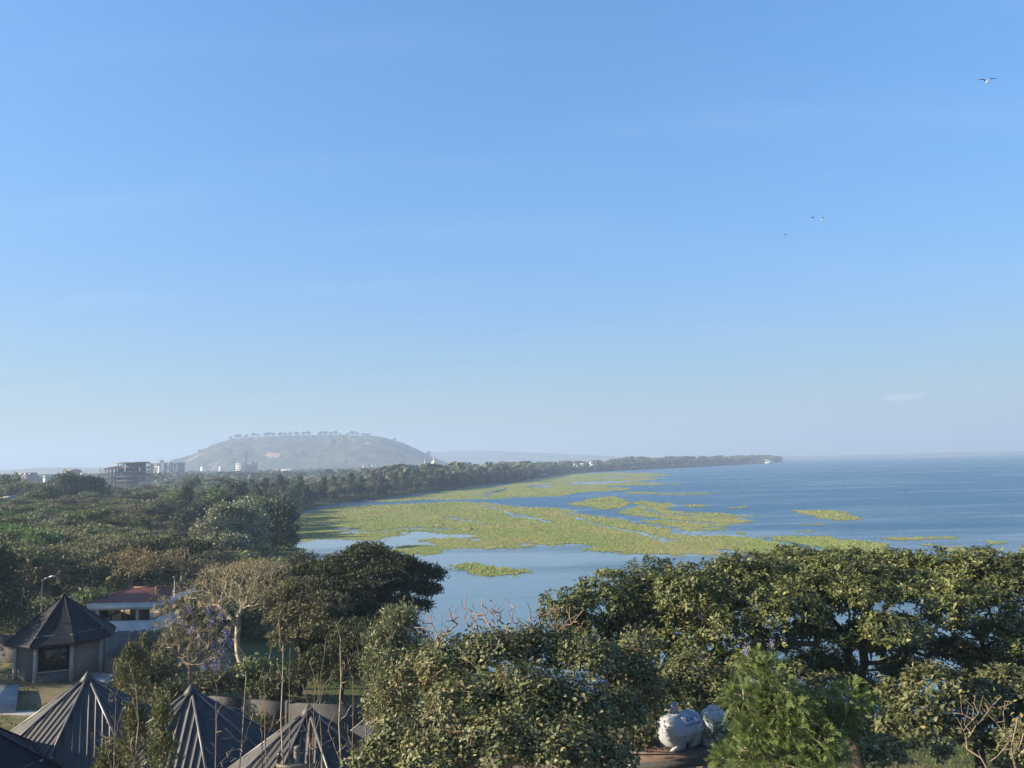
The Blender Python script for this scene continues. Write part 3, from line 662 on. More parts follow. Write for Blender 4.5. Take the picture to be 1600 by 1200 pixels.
def marsh(name, label, polys, cuts, D0, D1, px0, px1, dr=0.0048, dpx=1.9, tufts=20000, seed=1, thr=0.0, hgt=0.20):
    nr = int(math.log(D1/D0)/dr); na = int((px1-px0)/dpx)
    rr = np.geomspace(D0, D1, nr+1); aa = np.linspace((px0-800)/F, (px1-800)/F, na+1)
    Yc, Tc = np.meshgrid(np.sqrt(rr[:-1]*rr[1:]), 0.5*(aa[:-1]+aa[1:]), indexing='ij')
    keep = marsh_mask((Yc*Tc).ravel(), Yc.ravel(), polys, cuts, thr)
    Yv, Tv = np.meshgrid(rr, aa, indexing='ij'); Xv = (Yv*Tv).ravel(); Yv = Yv.ravel()
    ii = (np.arange(nr)[:, None]*(na+1)+np.arange(na)[None, :]).ravel()[keep]
    Q = np.stack([ii, ii+1, ii+na+2, ii+na+1], 1); u, inv = np.unique(Q, return_inverse=True)
    V = np.stack([Xv[u], Yv[u], 0.04+0.035*fbm(Xv[u]/2.2, Yv[u]/5.0, seed+5)], 1); Q = inv.reshape(-1, 4)
    rng = np.random.default_rng(seed)
    # grass tufts, denser close by
    n = tufts*4; Yt = D0*(D1/D0)**(rng.uniform(0, 1, n)**1.25); Xt = Yt*rng.uniform((px0-800)/F, (px1-800)/F, n)
    kt = marsh_mask(Xt, Yt, polys, cuts, thr); Xt, Yt = Xt[kt][:tufts], Yt[kt][:tufts]; n = len(Xt)
    sc_ = np.clip(Yt/230, 0.75, 2.2); hh = hgt*(0.45+0.9*fbm(Xt/14, Yt/30, seed+9))*rng.uniform(0.6, 1.3, n)*np.sqrt(sc_); ww = 0.13*sc_*rng.uniform(0.6, 1.5, n)
    an = rng.uniform(0, np.pi, n); cx, sx = np.cos(an)*ww, np.sin(an)*ww; z0 = np.full(n, 0.02); lean = rng.normal(0, 0.18, (n, 2))*hh[:, None]
    T = np.stack([np.stack([Xt-cx, Yt-sx, z0], 1), np.stack([Xt+cx, Yt+sx, z0], 1), np.stack([Xt+cx*.7+lean[:, 0], Yt+sx*.7+lean[:, 1], hh*.8], 1), np.stack([Xt-cx*.5+lean[:, 0], Yt-sx*.5+lean[:, 1], hh], 1)], 1).reshape(-1, 3)
    # loose floating sprigs feather the edge of the mat
    ns = tufts*2; Ys = D0*(D1/D0)**(rng.uniform(0, 1, ns)**1.25); Xs = Ys*rng.uniform((px0-800)/F, (px1-800)/F, ns)
    ks = marsh_mask(Xs, Ys, polys, cuts, 0.0, 2.3) & ~marsh_mask(Xs, Ys, polys, cuts, thr); Xs, Ys = Xs[ks][:tufts//4], Ys[ks][:tufts//4]; m_ = len(Xs)
    if m_:
        r1 = rng.uniform(.18, .5, m_)*np.clip(Ys/230, .7, 2.0); r2 = r1*rng.uniform(.4, 1.0, m_)
        S = np.stack([np.stack([Xs-r1, Ys, np.full(m_, .015)], 1), np.stack([Xs, Ys-r2, np.full(m_, .03)], 1), np.stack([Xs+r1, Ys, np.full(m_, .015)], 1), np.stack([Xs, Ys+r2, np.full(m_, .10)], 1)], 1).reshape(-1, 3)
        T = np.concatenate([T, S]); n += m_
    k = len(V); q2 = (np.arange(n)*4)[:, None]+np.arange(4)[None, :]+k
    o = link(name, mesh_np(name, np.concatenate([V, T]), [Q, q2]), M['marsh'])
    tag(o, label, 'marsh grass', None, 'stuff'); return o
marsh('marsh_grass', 'broad green marsh grass mat with creeks spreading over the shallow lake', [G_MAIN, G_EAST], CUTS, 150, 470, 450, 1420, tufts=70000, seed=1)
marsh('marsh_grass', 'far green marsh grass bank along the wooded shore', [G_UP], CUTS, 420, 1900, 560, 1060, dr=0.006, tufts=12000, seed=2)
marsh('marsh_grass', 'wedge of green marsh grass between the dark water channels', [G_WEDGE], CUTS, 300, 560, 880, 990, tufts=4000, seed=3)
marsh('marsh_grass', 'broken maze of marsh grass patches reaching into the open lake', [G_MAZE]+STREAKS[3:], CUTS, 200, 460, 955, 1195, tufts=9000, seed=4, thr=0.26)
marsh('marsh_grass', 'thin pale marsh grass streaks far out on the water', STREAKS[:3], [], 440, 900, 970, 1120, tufts=900, seed=5)
marsh('marsh_grass', 'yellowish marsh grass island alone on the open lake', [LAKE_ISLE], [], 220, 380, 1225, 1355, tufts=2500, seed=6, thr=0.33)
marsh('marsh_grass', 'small scraps of marsh grass near the lone lake island', ISLE_STREAKS, [], 180, 300, 1140, 1300, tufts=500, seed=7)
marsh('marsh_grass', 'low streaks of marsh grass behind the big fig crown', EAST_STREAKS, [], 130, 260, 1360, 1590, tufts=2500, seed=8)
marsh('marsh_grass', 'narrow marsh grass island on the calm near water', [NEAR_ISLE], [], 130, 230, 695, 840, tufts=2200, seed=9, hgt=0.45)
marsh('marsh_grass', 'small marsh grass island just above the fig leaves', [SMALL_ISLE], [], 130, 220, 915, 975, tufts=500, seed=10, hgt=0.4)

# ------------------------------------------------------------------ haze
hz = MB().box((-7400, -7400, -7), (7400, 7400, 215))
hm = bpy.data.materials.new('haze'); hm.use_nodes = True; hn = hm.node_tree.nodes; hn.clear()
ho = hn.new('ShaderNodeOutputMaterial'); hv = hn.new('ShaderNodeVolumePrincipled')
hv.inputs['Color'].default_value = (0.45, 0.60, 0.82, 1); hv.inputs['Density'].default_value = 0.00028; hv.inputs['Anisotropy'].default_value = 0.1
hv.inputs['Density Attribute'].default_value = ''
hm.node_tree.links.new(hv.outputs[0], ho.inputs['Volume']); hm.cycles.homogeneous_volume = True
stuff(hz.build('haze', hm), 'pale morning haze over the lake and town')
# ------------------------------------------------------------------ huts
def corr_panel(w, sl, spacing=0.3, h=0.05, corr=True):
    """triangular roof sheet in local coords: u along eave, v up the slope, n out; ribs run down the slope"""
    us = []
    if corr:
        k = max(3, int(w/spacing)); s = w/k
        for i in range(k):
            u0 = -w/2+i*s
            us += [(u0, 0), (u0+s*0.60, 0), (u0+s*0.70, h), (u0+s*0.88, h), (u0+s*0.98, 0)]
        us.append((w/2, 0))
    else:
        us = [(-w/2+w*i/10, -0.10*math.sin(math.pi*i/10)) for i in range(11)]
    V = []; f = []
    rows = 2 if corr else 6
    for u, hh in us:
        vm = max(0.0, (1-abs(u)/(w/2))*sl)
        for r in range(rows):
            t = r/(rows-1); V.append((u, vm*t, hh*(1 if corr else math.sin(math.pi*min(t+0.15, 1)))))
    for i in range(len(us)-1):
        for r in range(rows-1):
            f.append((i*rows+r, (i+1)*rows+r, (i+1)*rows+r+1, i*rows+r+1))
    return np.array(V), f
def hut(label, px, py_apex, D, R, rise, wall_h, rot, style='metal', wallR=0.80, sides=8, windows=(), doors=(), pinks=(), group=None, cat='hut'):
    top = at_d(px, py_apex, D); apex_z = top.z; cx, cyy = top.x, top.y; rot = rot+math.atan2(-cx, cyy)
    eave = apex_z-rise; base = gz(cx, cyy)
    t = thing('round_hut', label, cat, (cx, cyy, base), 0, group)
    ez = eave-base; az = apex_z-base
    cor = [Vector((R*math.sin(rot+2*math.pi*i/sides), -R*math.cos(rot+2*math.pi*i/sides), ez)) for i in range(sides)]
    apex = Vector((0, 0, az))
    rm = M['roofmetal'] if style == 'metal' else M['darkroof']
    for i in range(sides):
        a, b = cor[i], cor[(i+1) % sides]; mid = (a+b)/2
        ux = (b-a).normalized(); vy = (apex-mid); sl_ = vy.length; vy.normalize(); n = ux.cross(vy)
        V, f = corr_panel((b-a).length, sl_, corr=(style == 'metal'))
        W = [(mid+ux*q[0]+vy*q[1]+n*q[2])[:] for q in V]
        # a thin second skin underneath gives the sheet thickness
        mb = MB().add(W, f); mb.add([(Vector(q)-n*0.07)[:] for q in W], [ff[::-1] for ff in f])
        mb.build('roof_panel', rm, t)
        mb = MB(); q0, q1 = a+n*0.02, apex+Vector((0, 0, 0.02))
        mb.tube([a+Vector((0, 0, 0.03)), a+(apex-a)*0.5+Vector((0, 0, 0.04)), apex+Vector((0, 0, 0.03))], [0.065 if style == 'metal' else 0.04]*3, 6)
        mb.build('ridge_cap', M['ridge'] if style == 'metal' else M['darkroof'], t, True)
        o_ = (mid.normalized().to_2d().to_3d()).normalized()
        mb = MB(); z0, z1 = ez-0.22, ez+0.01
        A, B = a*1.0, b*1.0; Ai, Bi = a*0.985, b*0.985
        mb.add([(A.x,A.y,z0),(B.x,B.y,z0),(B.x,B.y,z1),(A.x,A.y,z1),(Ai.x,Ai.y,z0),(Bi.x,Bi.y,z0),(Bi.x,Bi.y,z1),(Ai.x,Ai.y,z1)], [(0,1,2,3),(5,4,7,6),(3,2,6,7),(1,0,4,5)])
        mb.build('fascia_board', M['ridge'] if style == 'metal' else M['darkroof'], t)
    if style == 'metal':
        MB().lathe([(0.34, az-0.20), (0.36, az-0.14), (0.2, az+0.08), (0.05, az+0.26), (0.001, az+0.30)], 16).build('apex_cap', M['roofmetal'], t, True)
    else:
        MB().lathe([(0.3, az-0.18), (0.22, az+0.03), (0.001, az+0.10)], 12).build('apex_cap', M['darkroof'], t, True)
    wr = R*wallR
    wc = [Vector((wr*math.sin(rot+2*math.pi*i/sides), -wr*math.cos(rot+2*math.pi*i/sides), 0)) for i in range(sides)]
    zt = ez+(R-wr)*rise/R*0.9
    for i in range(sides):
        a, b = wc[i], wc[(i+1) % sides]; u = (b-a); L = u.length; u.normalize(); n = Vector((u.y, -u.x, 0))
        def quad_box(s0, s1, z0, z1, d0, d1, name, mat, par=t):
            P = [a+u*s+n*d for s, d in ((s0,d1),(s1,d1),(s1,d0),(s0,d0))]
            mb = MB().add([(q.x,q.y,z) for z in (z0,z1) for q in P], [(0,3,2,1),(4,5,6,7),(0,1,5,4),(1,2,6,5),(2,3,7,6),(3,0,4,7)])
            return mb.build(name, mat, par)
        if i in windows:
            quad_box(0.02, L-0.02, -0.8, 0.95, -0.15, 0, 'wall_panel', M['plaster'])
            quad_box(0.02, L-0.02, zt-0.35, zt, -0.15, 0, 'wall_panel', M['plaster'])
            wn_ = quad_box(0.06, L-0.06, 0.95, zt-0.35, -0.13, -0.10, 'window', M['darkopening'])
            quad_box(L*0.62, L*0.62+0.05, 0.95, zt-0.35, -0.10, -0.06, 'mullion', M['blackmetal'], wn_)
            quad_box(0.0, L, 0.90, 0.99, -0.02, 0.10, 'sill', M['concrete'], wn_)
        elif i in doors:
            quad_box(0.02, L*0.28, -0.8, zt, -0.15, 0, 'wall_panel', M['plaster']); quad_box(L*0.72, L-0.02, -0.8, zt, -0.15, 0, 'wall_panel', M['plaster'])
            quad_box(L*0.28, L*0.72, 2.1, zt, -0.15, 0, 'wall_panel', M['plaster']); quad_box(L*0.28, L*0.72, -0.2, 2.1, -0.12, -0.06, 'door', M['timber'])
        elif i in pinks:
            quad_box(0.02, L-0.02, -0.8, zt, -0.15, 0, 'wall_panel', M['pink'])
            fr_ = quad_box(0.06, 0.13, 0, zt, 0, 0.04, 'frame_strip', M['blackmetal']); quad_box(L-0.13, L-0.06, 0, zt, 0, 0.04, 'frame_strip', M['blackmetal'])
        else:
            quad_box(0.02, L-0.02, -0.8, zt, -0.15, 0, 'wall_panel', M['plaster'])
        MB().box((a.x-0.14, a.y-0.14, -0.8), (a.x+0.14, a.y+0.14, zt-0.02)).build('pillar', M['concrete'], t)
    return t, (cx, cyy, base)
HG = 'eight sided huts'
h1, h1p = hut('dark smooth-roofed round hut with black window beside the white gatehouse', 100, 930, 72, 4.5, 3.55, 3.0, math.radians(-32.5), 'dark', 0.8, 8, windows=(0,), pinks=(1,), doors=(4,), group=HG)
hut('round hut with ribbed charcoal roof in front of the dry lawn, leftmost complete ribbed roof', 137, 1058, 40, 4.4, 3.1, 2.6, math.radians(22.5), group=HG)
hut('round hut with ribbed charcoal roof behind the wispy green conifer', 299, 1078, 38, 4.6, 3.3, 2.6, math.radians(22.5-12), group=HG)
hut('round hut with ribbed grey roof behind the utility pole', 482, 1110, 34, 4.4, 3.1, 2.6, math.radians(22.5-4), group=HG)
hut('round hut with weathered roof half hidden by the broadleaf tree', 628, 1078, 42, 4.4, 3.2, 2.6, math.radians(22.5-20), group=HG)
hut('dark round hut roof cut off by the lower left corner', -84, 1104, 34, 4.5, 3.2, 2.6, math.radians(22.5+5), 'dark', group=HG)

# ------------------------------------------------------------------ white gatehouse with red tiled roof
D = 85.0
p0, p1 = at_d(150, 945, D), at_d(239, 943, D)
gx0, gx1, gy0, gy1 = p0.x, p1.x, D, D+9.0
gb = gz((gx0+gx1)/2, D+4)-0.4
g_ = thing('gatehouse', 'small white gatehouse with red tiled hip roof and wide windows', 'building', ((gx0+gx1)/2, D+4.5, gb))
ox, oy = (gx0+gx1)/2, D+4.5
w2, d2 = (gx1-gx0)/2, 4.5
zt = at_d(195, 951, D).z-gb; zs = at_d(195, 970, D).z-gb; ze = at_d(195, 942, D).z-gb; zr = at_d(205, 920, D+4).z-gb
mb = MB()
for (x0, x1, y0, y1) in ((-w2, w2, -d2, -d2+.2), (-w2, w2, d2-.2, d2), (-w2, -w2+.2, -d2+.2, d2-.2), (w2-.2, w2, -d2+.2, d2-.2)):
    mb.box((x0, y0, -1), (x1, y1, zs))
mb.build('lower_wall', M['white'], g_)
MB().box((-w2+.2, -d2+.2, zs-.9), (w2-.2, d2-.2, zs-.8)).build('floor', M['concrete'], g_)
MB().box((-w2+.3, 0.4, zs-.8), (w2*0.2, 0.55, zt)).build('inner_wall', M['interior'], g_)
def gcol(x, y, s=.16): MB().box((x-s, y-s, zs), (x+s, y+s, zt)).build('corner_column', M['white'], g_)
for x in (-w2+.17, w2*0.46, w2-.17):
    gcol(x, -d2+.17)
for x in (-w2+.17, w2-.17): gcol(x, d2-.17); gcol(x, 0)
def gwin(a, b, n):
    a, b = Vector(a), Vector(b); u = (b-a).normalized(); nn = Vector((u.y, -u.x, 0)); L = (b-a).length
    for i in range(n):
        s0, s1 = L*i/n, L*(i+1)/n
        P = [a+u*(s0+.03), a+u*(s1-.03)]
        wi = MB()
        def bar(sa, sb, z0, z1, th=.03):
            A, B = a+u*sa, a+u*sb
            wi.add([(q.x+nn.x*d, q.y+nn.y*d, z) for z in (z0, z1) for q, d in ((A, th), (B, th), (B, -th), (A, -th))], [(0,3,2,1),(4,5,6,7),(0,1,5,4),(1,2,6,5),(2,3,7,6),(3,0,4,7)])
        bar(s0, s0+.06, zs, zt); bar(s1-.06, s1, zs, zt); bar(s0+.06, s1-.06, zs, zs+.06); bar(s0+.06, s1-.06, zt-.06, zt); bar(s0+.06, s1-.06, zs+(zt-zs)*.68, zs+(zt-zs)*.68+.04)
        w_ = wi.build('window', M['blackmetal'], g_)
        A, B = a+u*(s0+.06), a+u*(s1-.06)
        MB().add([(A.x, A.y, zs+.06), (B.x, B.y, zs+.06), (B.x, B.y, zt-.06), (A.x, A.y, zt-.06)], [(0,1,2,3)]).build('pane', M['glass'], w_)
gwin((-w2+.33, -d2+.1, 0), (w2*.46-.16, -d2+.1, 0), 3); gwin((w2*.46+.16, -d2+.1, 0), (w2-.33, -d2+.1, 0), 1)
gwin((w2-.1, -d2+.33, 0), (w2-.1, -.17, 0), 2); gwin((w2-.1, .17, 0), (w2-.1, d2-.33, 0), 2)
gwin((-w2+.1, d2-.33, 0), (-w2+.1, .17, 0), 2); gwin((-w2+.1, -.17, 0), (-w2+.1, -d2+.33, 0), 2)
gwin((w2-.33, d2-.1, 0), (-w2+.33, d2-.1, 0), 3)
o1 = 0.65
MB().box((-w2-o1, -d2-o1, zt), (w2+o1, d2+o1, ze)).build('eave_slab', M['white'], g_)
MB().box((-w2-o1-.05, -d2-o1-.05, ze), (w2+o1+.05, d2+o1+.05, ze+.08)).build('gutter', M['white'], g_)
ex, ey = w2+o1-.1, d2+o1-.1; rl = w2*0.42
def tile_plane(a, b, c_, d_, name='roof_slope', pitch=0.24):
    """a-b eave, d-c ridge; corrugated tile rows"""
    a, b, c_, d_ = map(Vector, (a, b, c_, d_)); L = (b-a).length; u = (b-a)/L; n = u.cross(((c_+d_)/2-(a+b)/2)).normalized()
    v = n.cross(u); hgt = (c_-a).dot(v); sd, sc2 = (d_-a).dot(u), (c_-a).dot(u); V = []; f = []; k = int(L/pitch)*4; rows = 13
    for i in range(k+1):
        s = L*i/k; t0 = 1.0
        if sd > 1e-3: t0 = min(t0, s/sd)
        if L-sc2 > 1e-3: t0 = min(t0, (L-s)/(L-sc2))
        for r in range(rows):
            t = t0*r/(rows-1); hh = 0.05*(0.5+0.5*math.cos(2*math.pi*i/4)) + 0.03*(1-(t*12) % 1.0)
            V.append((a+u*s+v*(hgt*t)+n*hh)[:])
    for i in range(k):
        for r in range(rows-1): f.append((i*rows+r, (i+1)*rows+r, (i+1)*rows+r+1, i*rows+r+1))
    MB().add(V, f).build(name, M['redtile'], g_)
z0 = ze+.09
tile_plane((-ex,-ey,z0), (ex,-ey,z0), (rl,0,zr), (-rl,0,zr)); tile_plane((ex,ey,z0), (-ex,ey,z0), (-rl,0,zr), (rl,0,zr))
tile_plane((ex,-ey,z0), (ex,ey,z0), (rl,0,zr), (rl,0,zr)); tile_plane((-ex,ey,z0), (-ex,-ey,z0), (-rl,0,zr), (-rl,0,zr))
for q in ((ex,-ey), (ex,ey), (-ex,ey), (-ex,-ey)):
    MB().tube([(q[0],q[1],z0+.05), (math.copysign(rl,q[0]),0,zr+.06)], .10, 6).build('ridge_tile', M['redtile'], g_, True)
MB().tube([(-rl,0,zr+.06), (rl,0,zr+.06)], .11, 6).build('ridge_tile', M['redtile'], g_, True)

# ------------------------------------------------------------------ fences, walls, paths, slabs
def along(pts, D=None):
    return [Vector((*at_d(x, y, d).to_2d(), 0)) for x, y, d in pts]
fa, fb = at_d(158, 1000, 80), at_d(262, 1000, 80)
ft = thing('sheet_fence', 'blue grey corrugated sheet fence below the white gatehouse', 'fence', (fa.x, fa.y, gz(fa.x, fa.y)))
nsh = 12; L = (fb-fa).length
fz = at_d(200, 986, 80).z-gz(fa.x, fa.y)
for i in range(nsh):
    mb = MB(); k = 10; V = []
    for j in range(k+1):
        x = L*(i+0.97*j/k)/nsh; y = 0.02*math.sin(j*math.pi)+0.03*(j % 2)+0.04*(i % 2)
        V += [(x, y, -1.2), (x, y, fz+0.05*math.sin(i*2.1))]
    mb.add(V, [(2*j, 2*j+2, 2*j+3, 2*j+1) for j in range(k)]).build('sheet', M['fence'], ft)
for i in range(5): MB().box((L*i/4-.05, .09, -1.2), (L*i/4+.05, .17, fz+.1)).build('post', M['timber'], ft)

def wall_run(label, pts, h, th, seg, mat, cat='wall'):
    t = thing('boundary_wall', label, cat, (pts[0][0], pts[0][1], 0)); o = Vector((pts[0][0], pts[0][1], 0))
    for (x0, y0), (x1, y1) in zip(pts[:-1], pts[1:]):
        a, b = Vector((x0, y0, 0)), Vector((x1, y1, 0)); n = max(1, int((b-a).length/seg)); u = (b-a).normalized(); nn = Vector((u.y, -u.x, 0))
        for i in range(n):
            q0, q1 = a+(b-a)*(i/n)+u*.13, a+(b-a)*((i+1)/n)-u*.13; zz = min(gz(q0.x, q0.y), gz(q1.x, q1.y))
            P = [q0-nn*th/2, q1-nn*th/2, q1+nn*th/2, q0+nn*th/2]
            MB().add([(q.x-o.x, q.y-o.y, z) for z in (zz-.5, zz+h) for q in P], [(0,3,2,1),(4,5,6,7),(0,1,5,4),(1,2,6,5),(2,3,7,6),(3,0,4,7)]).build('wall_panel', mat, t)
            q = a+(b-a)*(i/n); MB().box((q.x-o.x-.16, q.y-o.y-.16, zz-.5), (q.x-o.x+.16, q.y-o.y+.16, zz+h+.15)).build('pier', mat, t)
    return t
def xy(px, py, D): v = at_d(px, py, D); return (v.x, v.y)
wall_run('dark stone boundary wall behind the ribbed hut roofs and bare saplings', [xy(318, 1060, 58), xy(450, 1060, 56), xy(575, 1060, 55)], 2.3, 0.3, 3.2, M['wallstone'])
wall_run('dark boundary wall left of the smooth-roofed hut', [xy(-60, 1000, 78), xy(52, 1000, 76)], 2.6, 0.3, 3.2, M['wallstone'])
def slab(name, label, corners, h, mat, cat):
    P = [Vector((*c_, 0)) for c_ in corners]; zz = max(gz(q.x, q.y) for q in P)+h; o = P[0]
    mb = MB().add([(q.x-o.x, q.y-o.y, z) for z in (zz-h-1.2, zz) for q in P], [(0,3,2,1),(4,5,6,7),(0,1,5,4),(1,2,6,5),(2,3,7,6),(3,0,4,7)])
    return tag(mb.build(name, mat, None, False, (o.x, o.y, 0)), label, cat)
slab('terrace_slab', 'pale concrete terrace slab beside the pink wall of the smooth-roofed hut', [xy(128, 1045, 66), xy(176, 1045, 66), xy(186, 1036, 70), xy(135, 1036, 72)], 0.25, M['concrete'], 'terrace')
slab('terrace_slab', 'pale concrete terrace corner at the left edge of the picture', [xy(-60, 1070, 60), xy(26, 1070, 60.5), xy(30, 1052, 66), xy(-60, 1052, 66)], 0.5, M['concrete'], 'terrace')
def path_strip(name, pts, w, mat):
    pts = [Vector((*q, 0)) for q in pts]; fine = []
    for a, b in zip(pts[:-1], pts[1:]):
        n = max(2, int((b-a).length/0.7))
        fine += [a+(b-a)*(i/n) for i in range(n)]
    fine.append(pts[-1]); V = []; cr = 5
    for i, q in enumerate(fine):
        t = (fine[min(i+1, len(fine)-1)]-fine[max(i-1, 0)]).normalized(); nn = Vector((t.y, -t.x, 0))
        for j in range(cr+1):
            r = q+nn*w*((j/cr)-.5+0.03*math.sin(i*1.3+j)); V.append((r.x, r.y, gz(r.x, r.y)+(0.045 if 0 < j < cr else -0.05)))
    f = [(i*(cr+1)+j, i*(cr+1)+j+1, (i+1)*(cr+1)+j+1, (i+1)*(cr+1)+j) for i in range(len(fine)-1) for j in range(cr)]
    return struct(MB().add(V, [q[::-1] for q in f]).build(name, mat, None, True))
path_strip('path', [xy(-60, 1078, 61), xy(70, 1080, 60.5), xy(180, 1084, 60)], 1.3, M['concrete'])
path_strip('path', [xy(78, 1078, 61), xy(108, 1056, 65.5)], 1.1, M['concrete'])
path_strip('path', [xy(-60, 1134, 50.5), xy(60, 1134, 50.5), xy(180, 1130, 51)], 2.2, M['path'])
path_strip('path', [xy(165, 1085, 58), xy(260, 1096, 56), xy(330, 1108, 53), xy(450, 1135, 48), xy(560, 1150, 46)], 3.0, M['path'])

# ------------------------------------------------------------------ lamp posts, utility pole
def lamp_post(label, px, py_top, D, arm_px, arm=1.5):
    q = at_d(px, py_top, D); b = gz(q.x, q.y); h = q.z-b
    t = thing('street_lamp', label, 'street lamp', (q.x, q.y, b), 0, 'street lamps by the gatehouse')
    MB().tube([(0,0,-.4), (0,0,h*.5), (0,0,h)], [.07,.055,.045], 10).build('pole', M['pole'], t, True)
    MB().lathe([(.2,-.1),(.2,.06),(.1,.12),(.09,.5)], 12).build('base_plate', M['pole'], t, True)
    dx = arm_px
    MB().tube([(0,0,h-.05), (dx*.5*arm,0,h+.32*arm), (dx*arm,0,h+.5*arm)], [.05,.045,.04], 8).build('arm', M['pole'], t, True)
    mb = MB(); mb.tube([(dx*arm,0,h+.5*arm), (dx*(arm+.35),0,h+.56*arm), (dx*(arm+.75),0,h+.6*arm)], [.06,.13,.09], 8)
    mb.build('lamp_head', M['pole'], t, True)
lamp_post('street lamp with slanting arm above the smooth-roofed hut', 66, 907, 88, 1.0, .75)
lamp_post('pale street lamp pole at the right corner of the gatehouse', 273, 906, 83, -.12, .5)
q = at_d(464, 1166, 26); b = gz(q.x, q.y)-.3
t = thing('utility_pole', 'short grey utility pole with brown insulators in front of a ribbed roof', 'utility pole', (q.x, q.y, b)); hh = q.z-b
MB().tube([(0,0,-.3), (0,0,hh*.6), (0,0,hh-.03), (0,0,hh)], [.12,.105,.10,.08], 12).build('pole', M['timber'], t, True)
MB().box((-.62,-.16,hh-.62), (.62,-.10,hh-.50)).build('crossarm', M['timber'], t)
for x in (-.55, .42):
    i_ = MB().lathe([(.001,hh-.50),(.03,hh-.49),(.03,hh-.42),(.085,hh-.40),(.09,hh-.35),(.05,hh-.33),(.085,hh-.30),(.08,hh-.25),(.04,hh-.22),(.055,hh-.18),(.001,hh-.15)], 14, x, -.13).build('insulator', M['porcelain'], t, True)

# ------------------------------------------------------------------ water tanks on a concrete platform
PD = 26.0
c0 = at_d(1062, 1172, PD); pz = c0.z
pt = thing('concrete_platform', 'brown stained concrete platform on posts carrying the water tanks', 'platform', (c0.x, PD, gz(c0.x, PD)))
gzp = gz(c0.x, PD); top = pz-gzp
M['slab'] = surf_mat('leaf_littered_slab', (0.12,0.082,0.06), (0.075,0.052,0.04), 2.5, 0.9, 0.3, dirt=(0.15,0.12,0.09))
rz = math.radians(10)
mb = MB(); mb.box((-1.6,-0.75,top-.26), (1.5,1.1,top-.01)); mb.build('edge_beam', M['wallstone'], pt)
MB().box((-1.57,-.72,top-.01), (1.47,1.07,top)).build('top_slab', M['slab'], pt)
for x in (-1.35, .15, 1.3):
    for y in (-.5, .85): MB().box((x-.13,y-.13,-.3), (x+.13,y+.13,top-.26)).build('post', M['concrete'], pt)
pt.rotation_euler = (0, 0, rz)
# horizontal tank, axis to the right and a little away
tk = thing('water_tank', 'white horizontal plastic water tank with blue lettering on moulded feet', 'water tank', at_d(1064, 1168, PD+.35), math.radians(32)); tk.location.z = pz+.005
TL, TR = .62, .50; zc = TR+.07
def tank_ring(x, r): return [(x, r*math.cos(a), zc+r*math.sin(a)*1.0) for a in np.linspace(0, 2*np.pi, 33)[:-1]]
prof = [(-TL-.17,.02),(-TL-.165,.16),(-TL-.13,.30),(-TL-.07,.41),(-TL,.475),(-TL+.04,.49),(-.27,.50),(-.25,.475),(-.2,.475),(-.18,.50),(.18,.50),(.2,.475),(.25,.475),(.27,.50),(TL-.04,.49),(TL,.475),(TL+.07,.41),(TL+.13,.30),(TL+.165,.16),(TL+.17,.02)]
V = []; 
for x, r in prof: V += tank_ring(x, r)
f = [(i*32+j, i*32+(j+1)%32, (i+1)*32+(j+1)%32, (i+1)*32+j) for i in range(len(prof)-1) for j in range(32)]
MB().add(V, f).build('body', M['tank'], tk, True)
V = []
for x in np.linspace(-TL-.02, TL+.02, 3): V += [(x, -TR-.014, zc-.05), (x, -TR-.014, zc-.015), (x, -TR+.03, zc-.015), (x, -TR+.03, zc-.05)]
MB().add(V, [(i*4+j, i*4+(j+1)%4, (i+1)*4+(j+1)%4, (i+1)*4+j) for i in range(2) for j in range(4)]).build('seam', M['tank'], tk)
for x in (-.36, .36):
    for s in (-1, 1):
        mb = MB(); P = []
        for z, wd, y in ((0,.26,.30),(.05,.25,.33),(.18,.2,.42),(zc-.15,.14,.485)):
            P += [(x-wd, s*y, z), (x+wd, s*y, z), (x+wd, s*(y-.16), z), (x-wd, s*(y-.16), z)]
        mb.add(P, [(i*4+j, i*4+(j+1)%4, (i+1)*4+(j+1)%4, (i+1)*4+j) for i in range(3) for j in range(4)]+[(3,2,1,0)]).build('foot', M['tank'], tk)
nk = MB(); nk.lathe([(.20, zc+TR-.06), (.20, zc+TR+.02), (.17, zc+TR+.02), (.17, zc+TR-.03), (.001, zc+TR-.03)], 20, -.22, 0); nk.build('filler_neck', M['tank'], tk, True)
def wrap_text(body, size, s_mid, x_mid, par, name='lettering'):
    cu = bpy.data.curves.new('lettering', 'FONT'); cu.body = body; cu.size = size; cu.align_x = 'CENTER'; cu.align_y = 'CENTER'; cu.offset = 0.004
    ob = bpy.data.objects.new('tmp_text', cu); C.objects.link(ob)
    dg = bpy.context.evaluated_depsgraph_get(); me = bpy.data.meshes.new_from_object(ob.evaluated_get(dg)); bpy.data.objects.remove(ob)
    import bmesh
    bm = bmesh.new(); bm.from_mesh(me); bmesh.ops.triangulate(bm, faces=bm.faces[:]); bmesh.ops.subdivide_edges(bm, edges=bm.edges[:], cuts=1, use_grid_fill=True); bm.to_mesh(me); bm.free()
    co = np.zeros(len(me.vertices)*3); me.vertices.foreach_get('co', co); co = co.reshape(-1, 3)
    a = (s_mid+co[:, 1])/TR           # angle above the horizontal on the front side
    r = TR+.006
    me.vertices.foreach_set('co', np.stack([x_mid+co[:, 0], -r*np.cos(a), zc+r*np.sin(a)], 1).ravel()); me.update()
    return link(name, me, M['tankink'], par)
wrap_text('NDAID', .20, .40, .14, tk); wrap_text('CONCH LAKE', .105, .22, .16, tk)
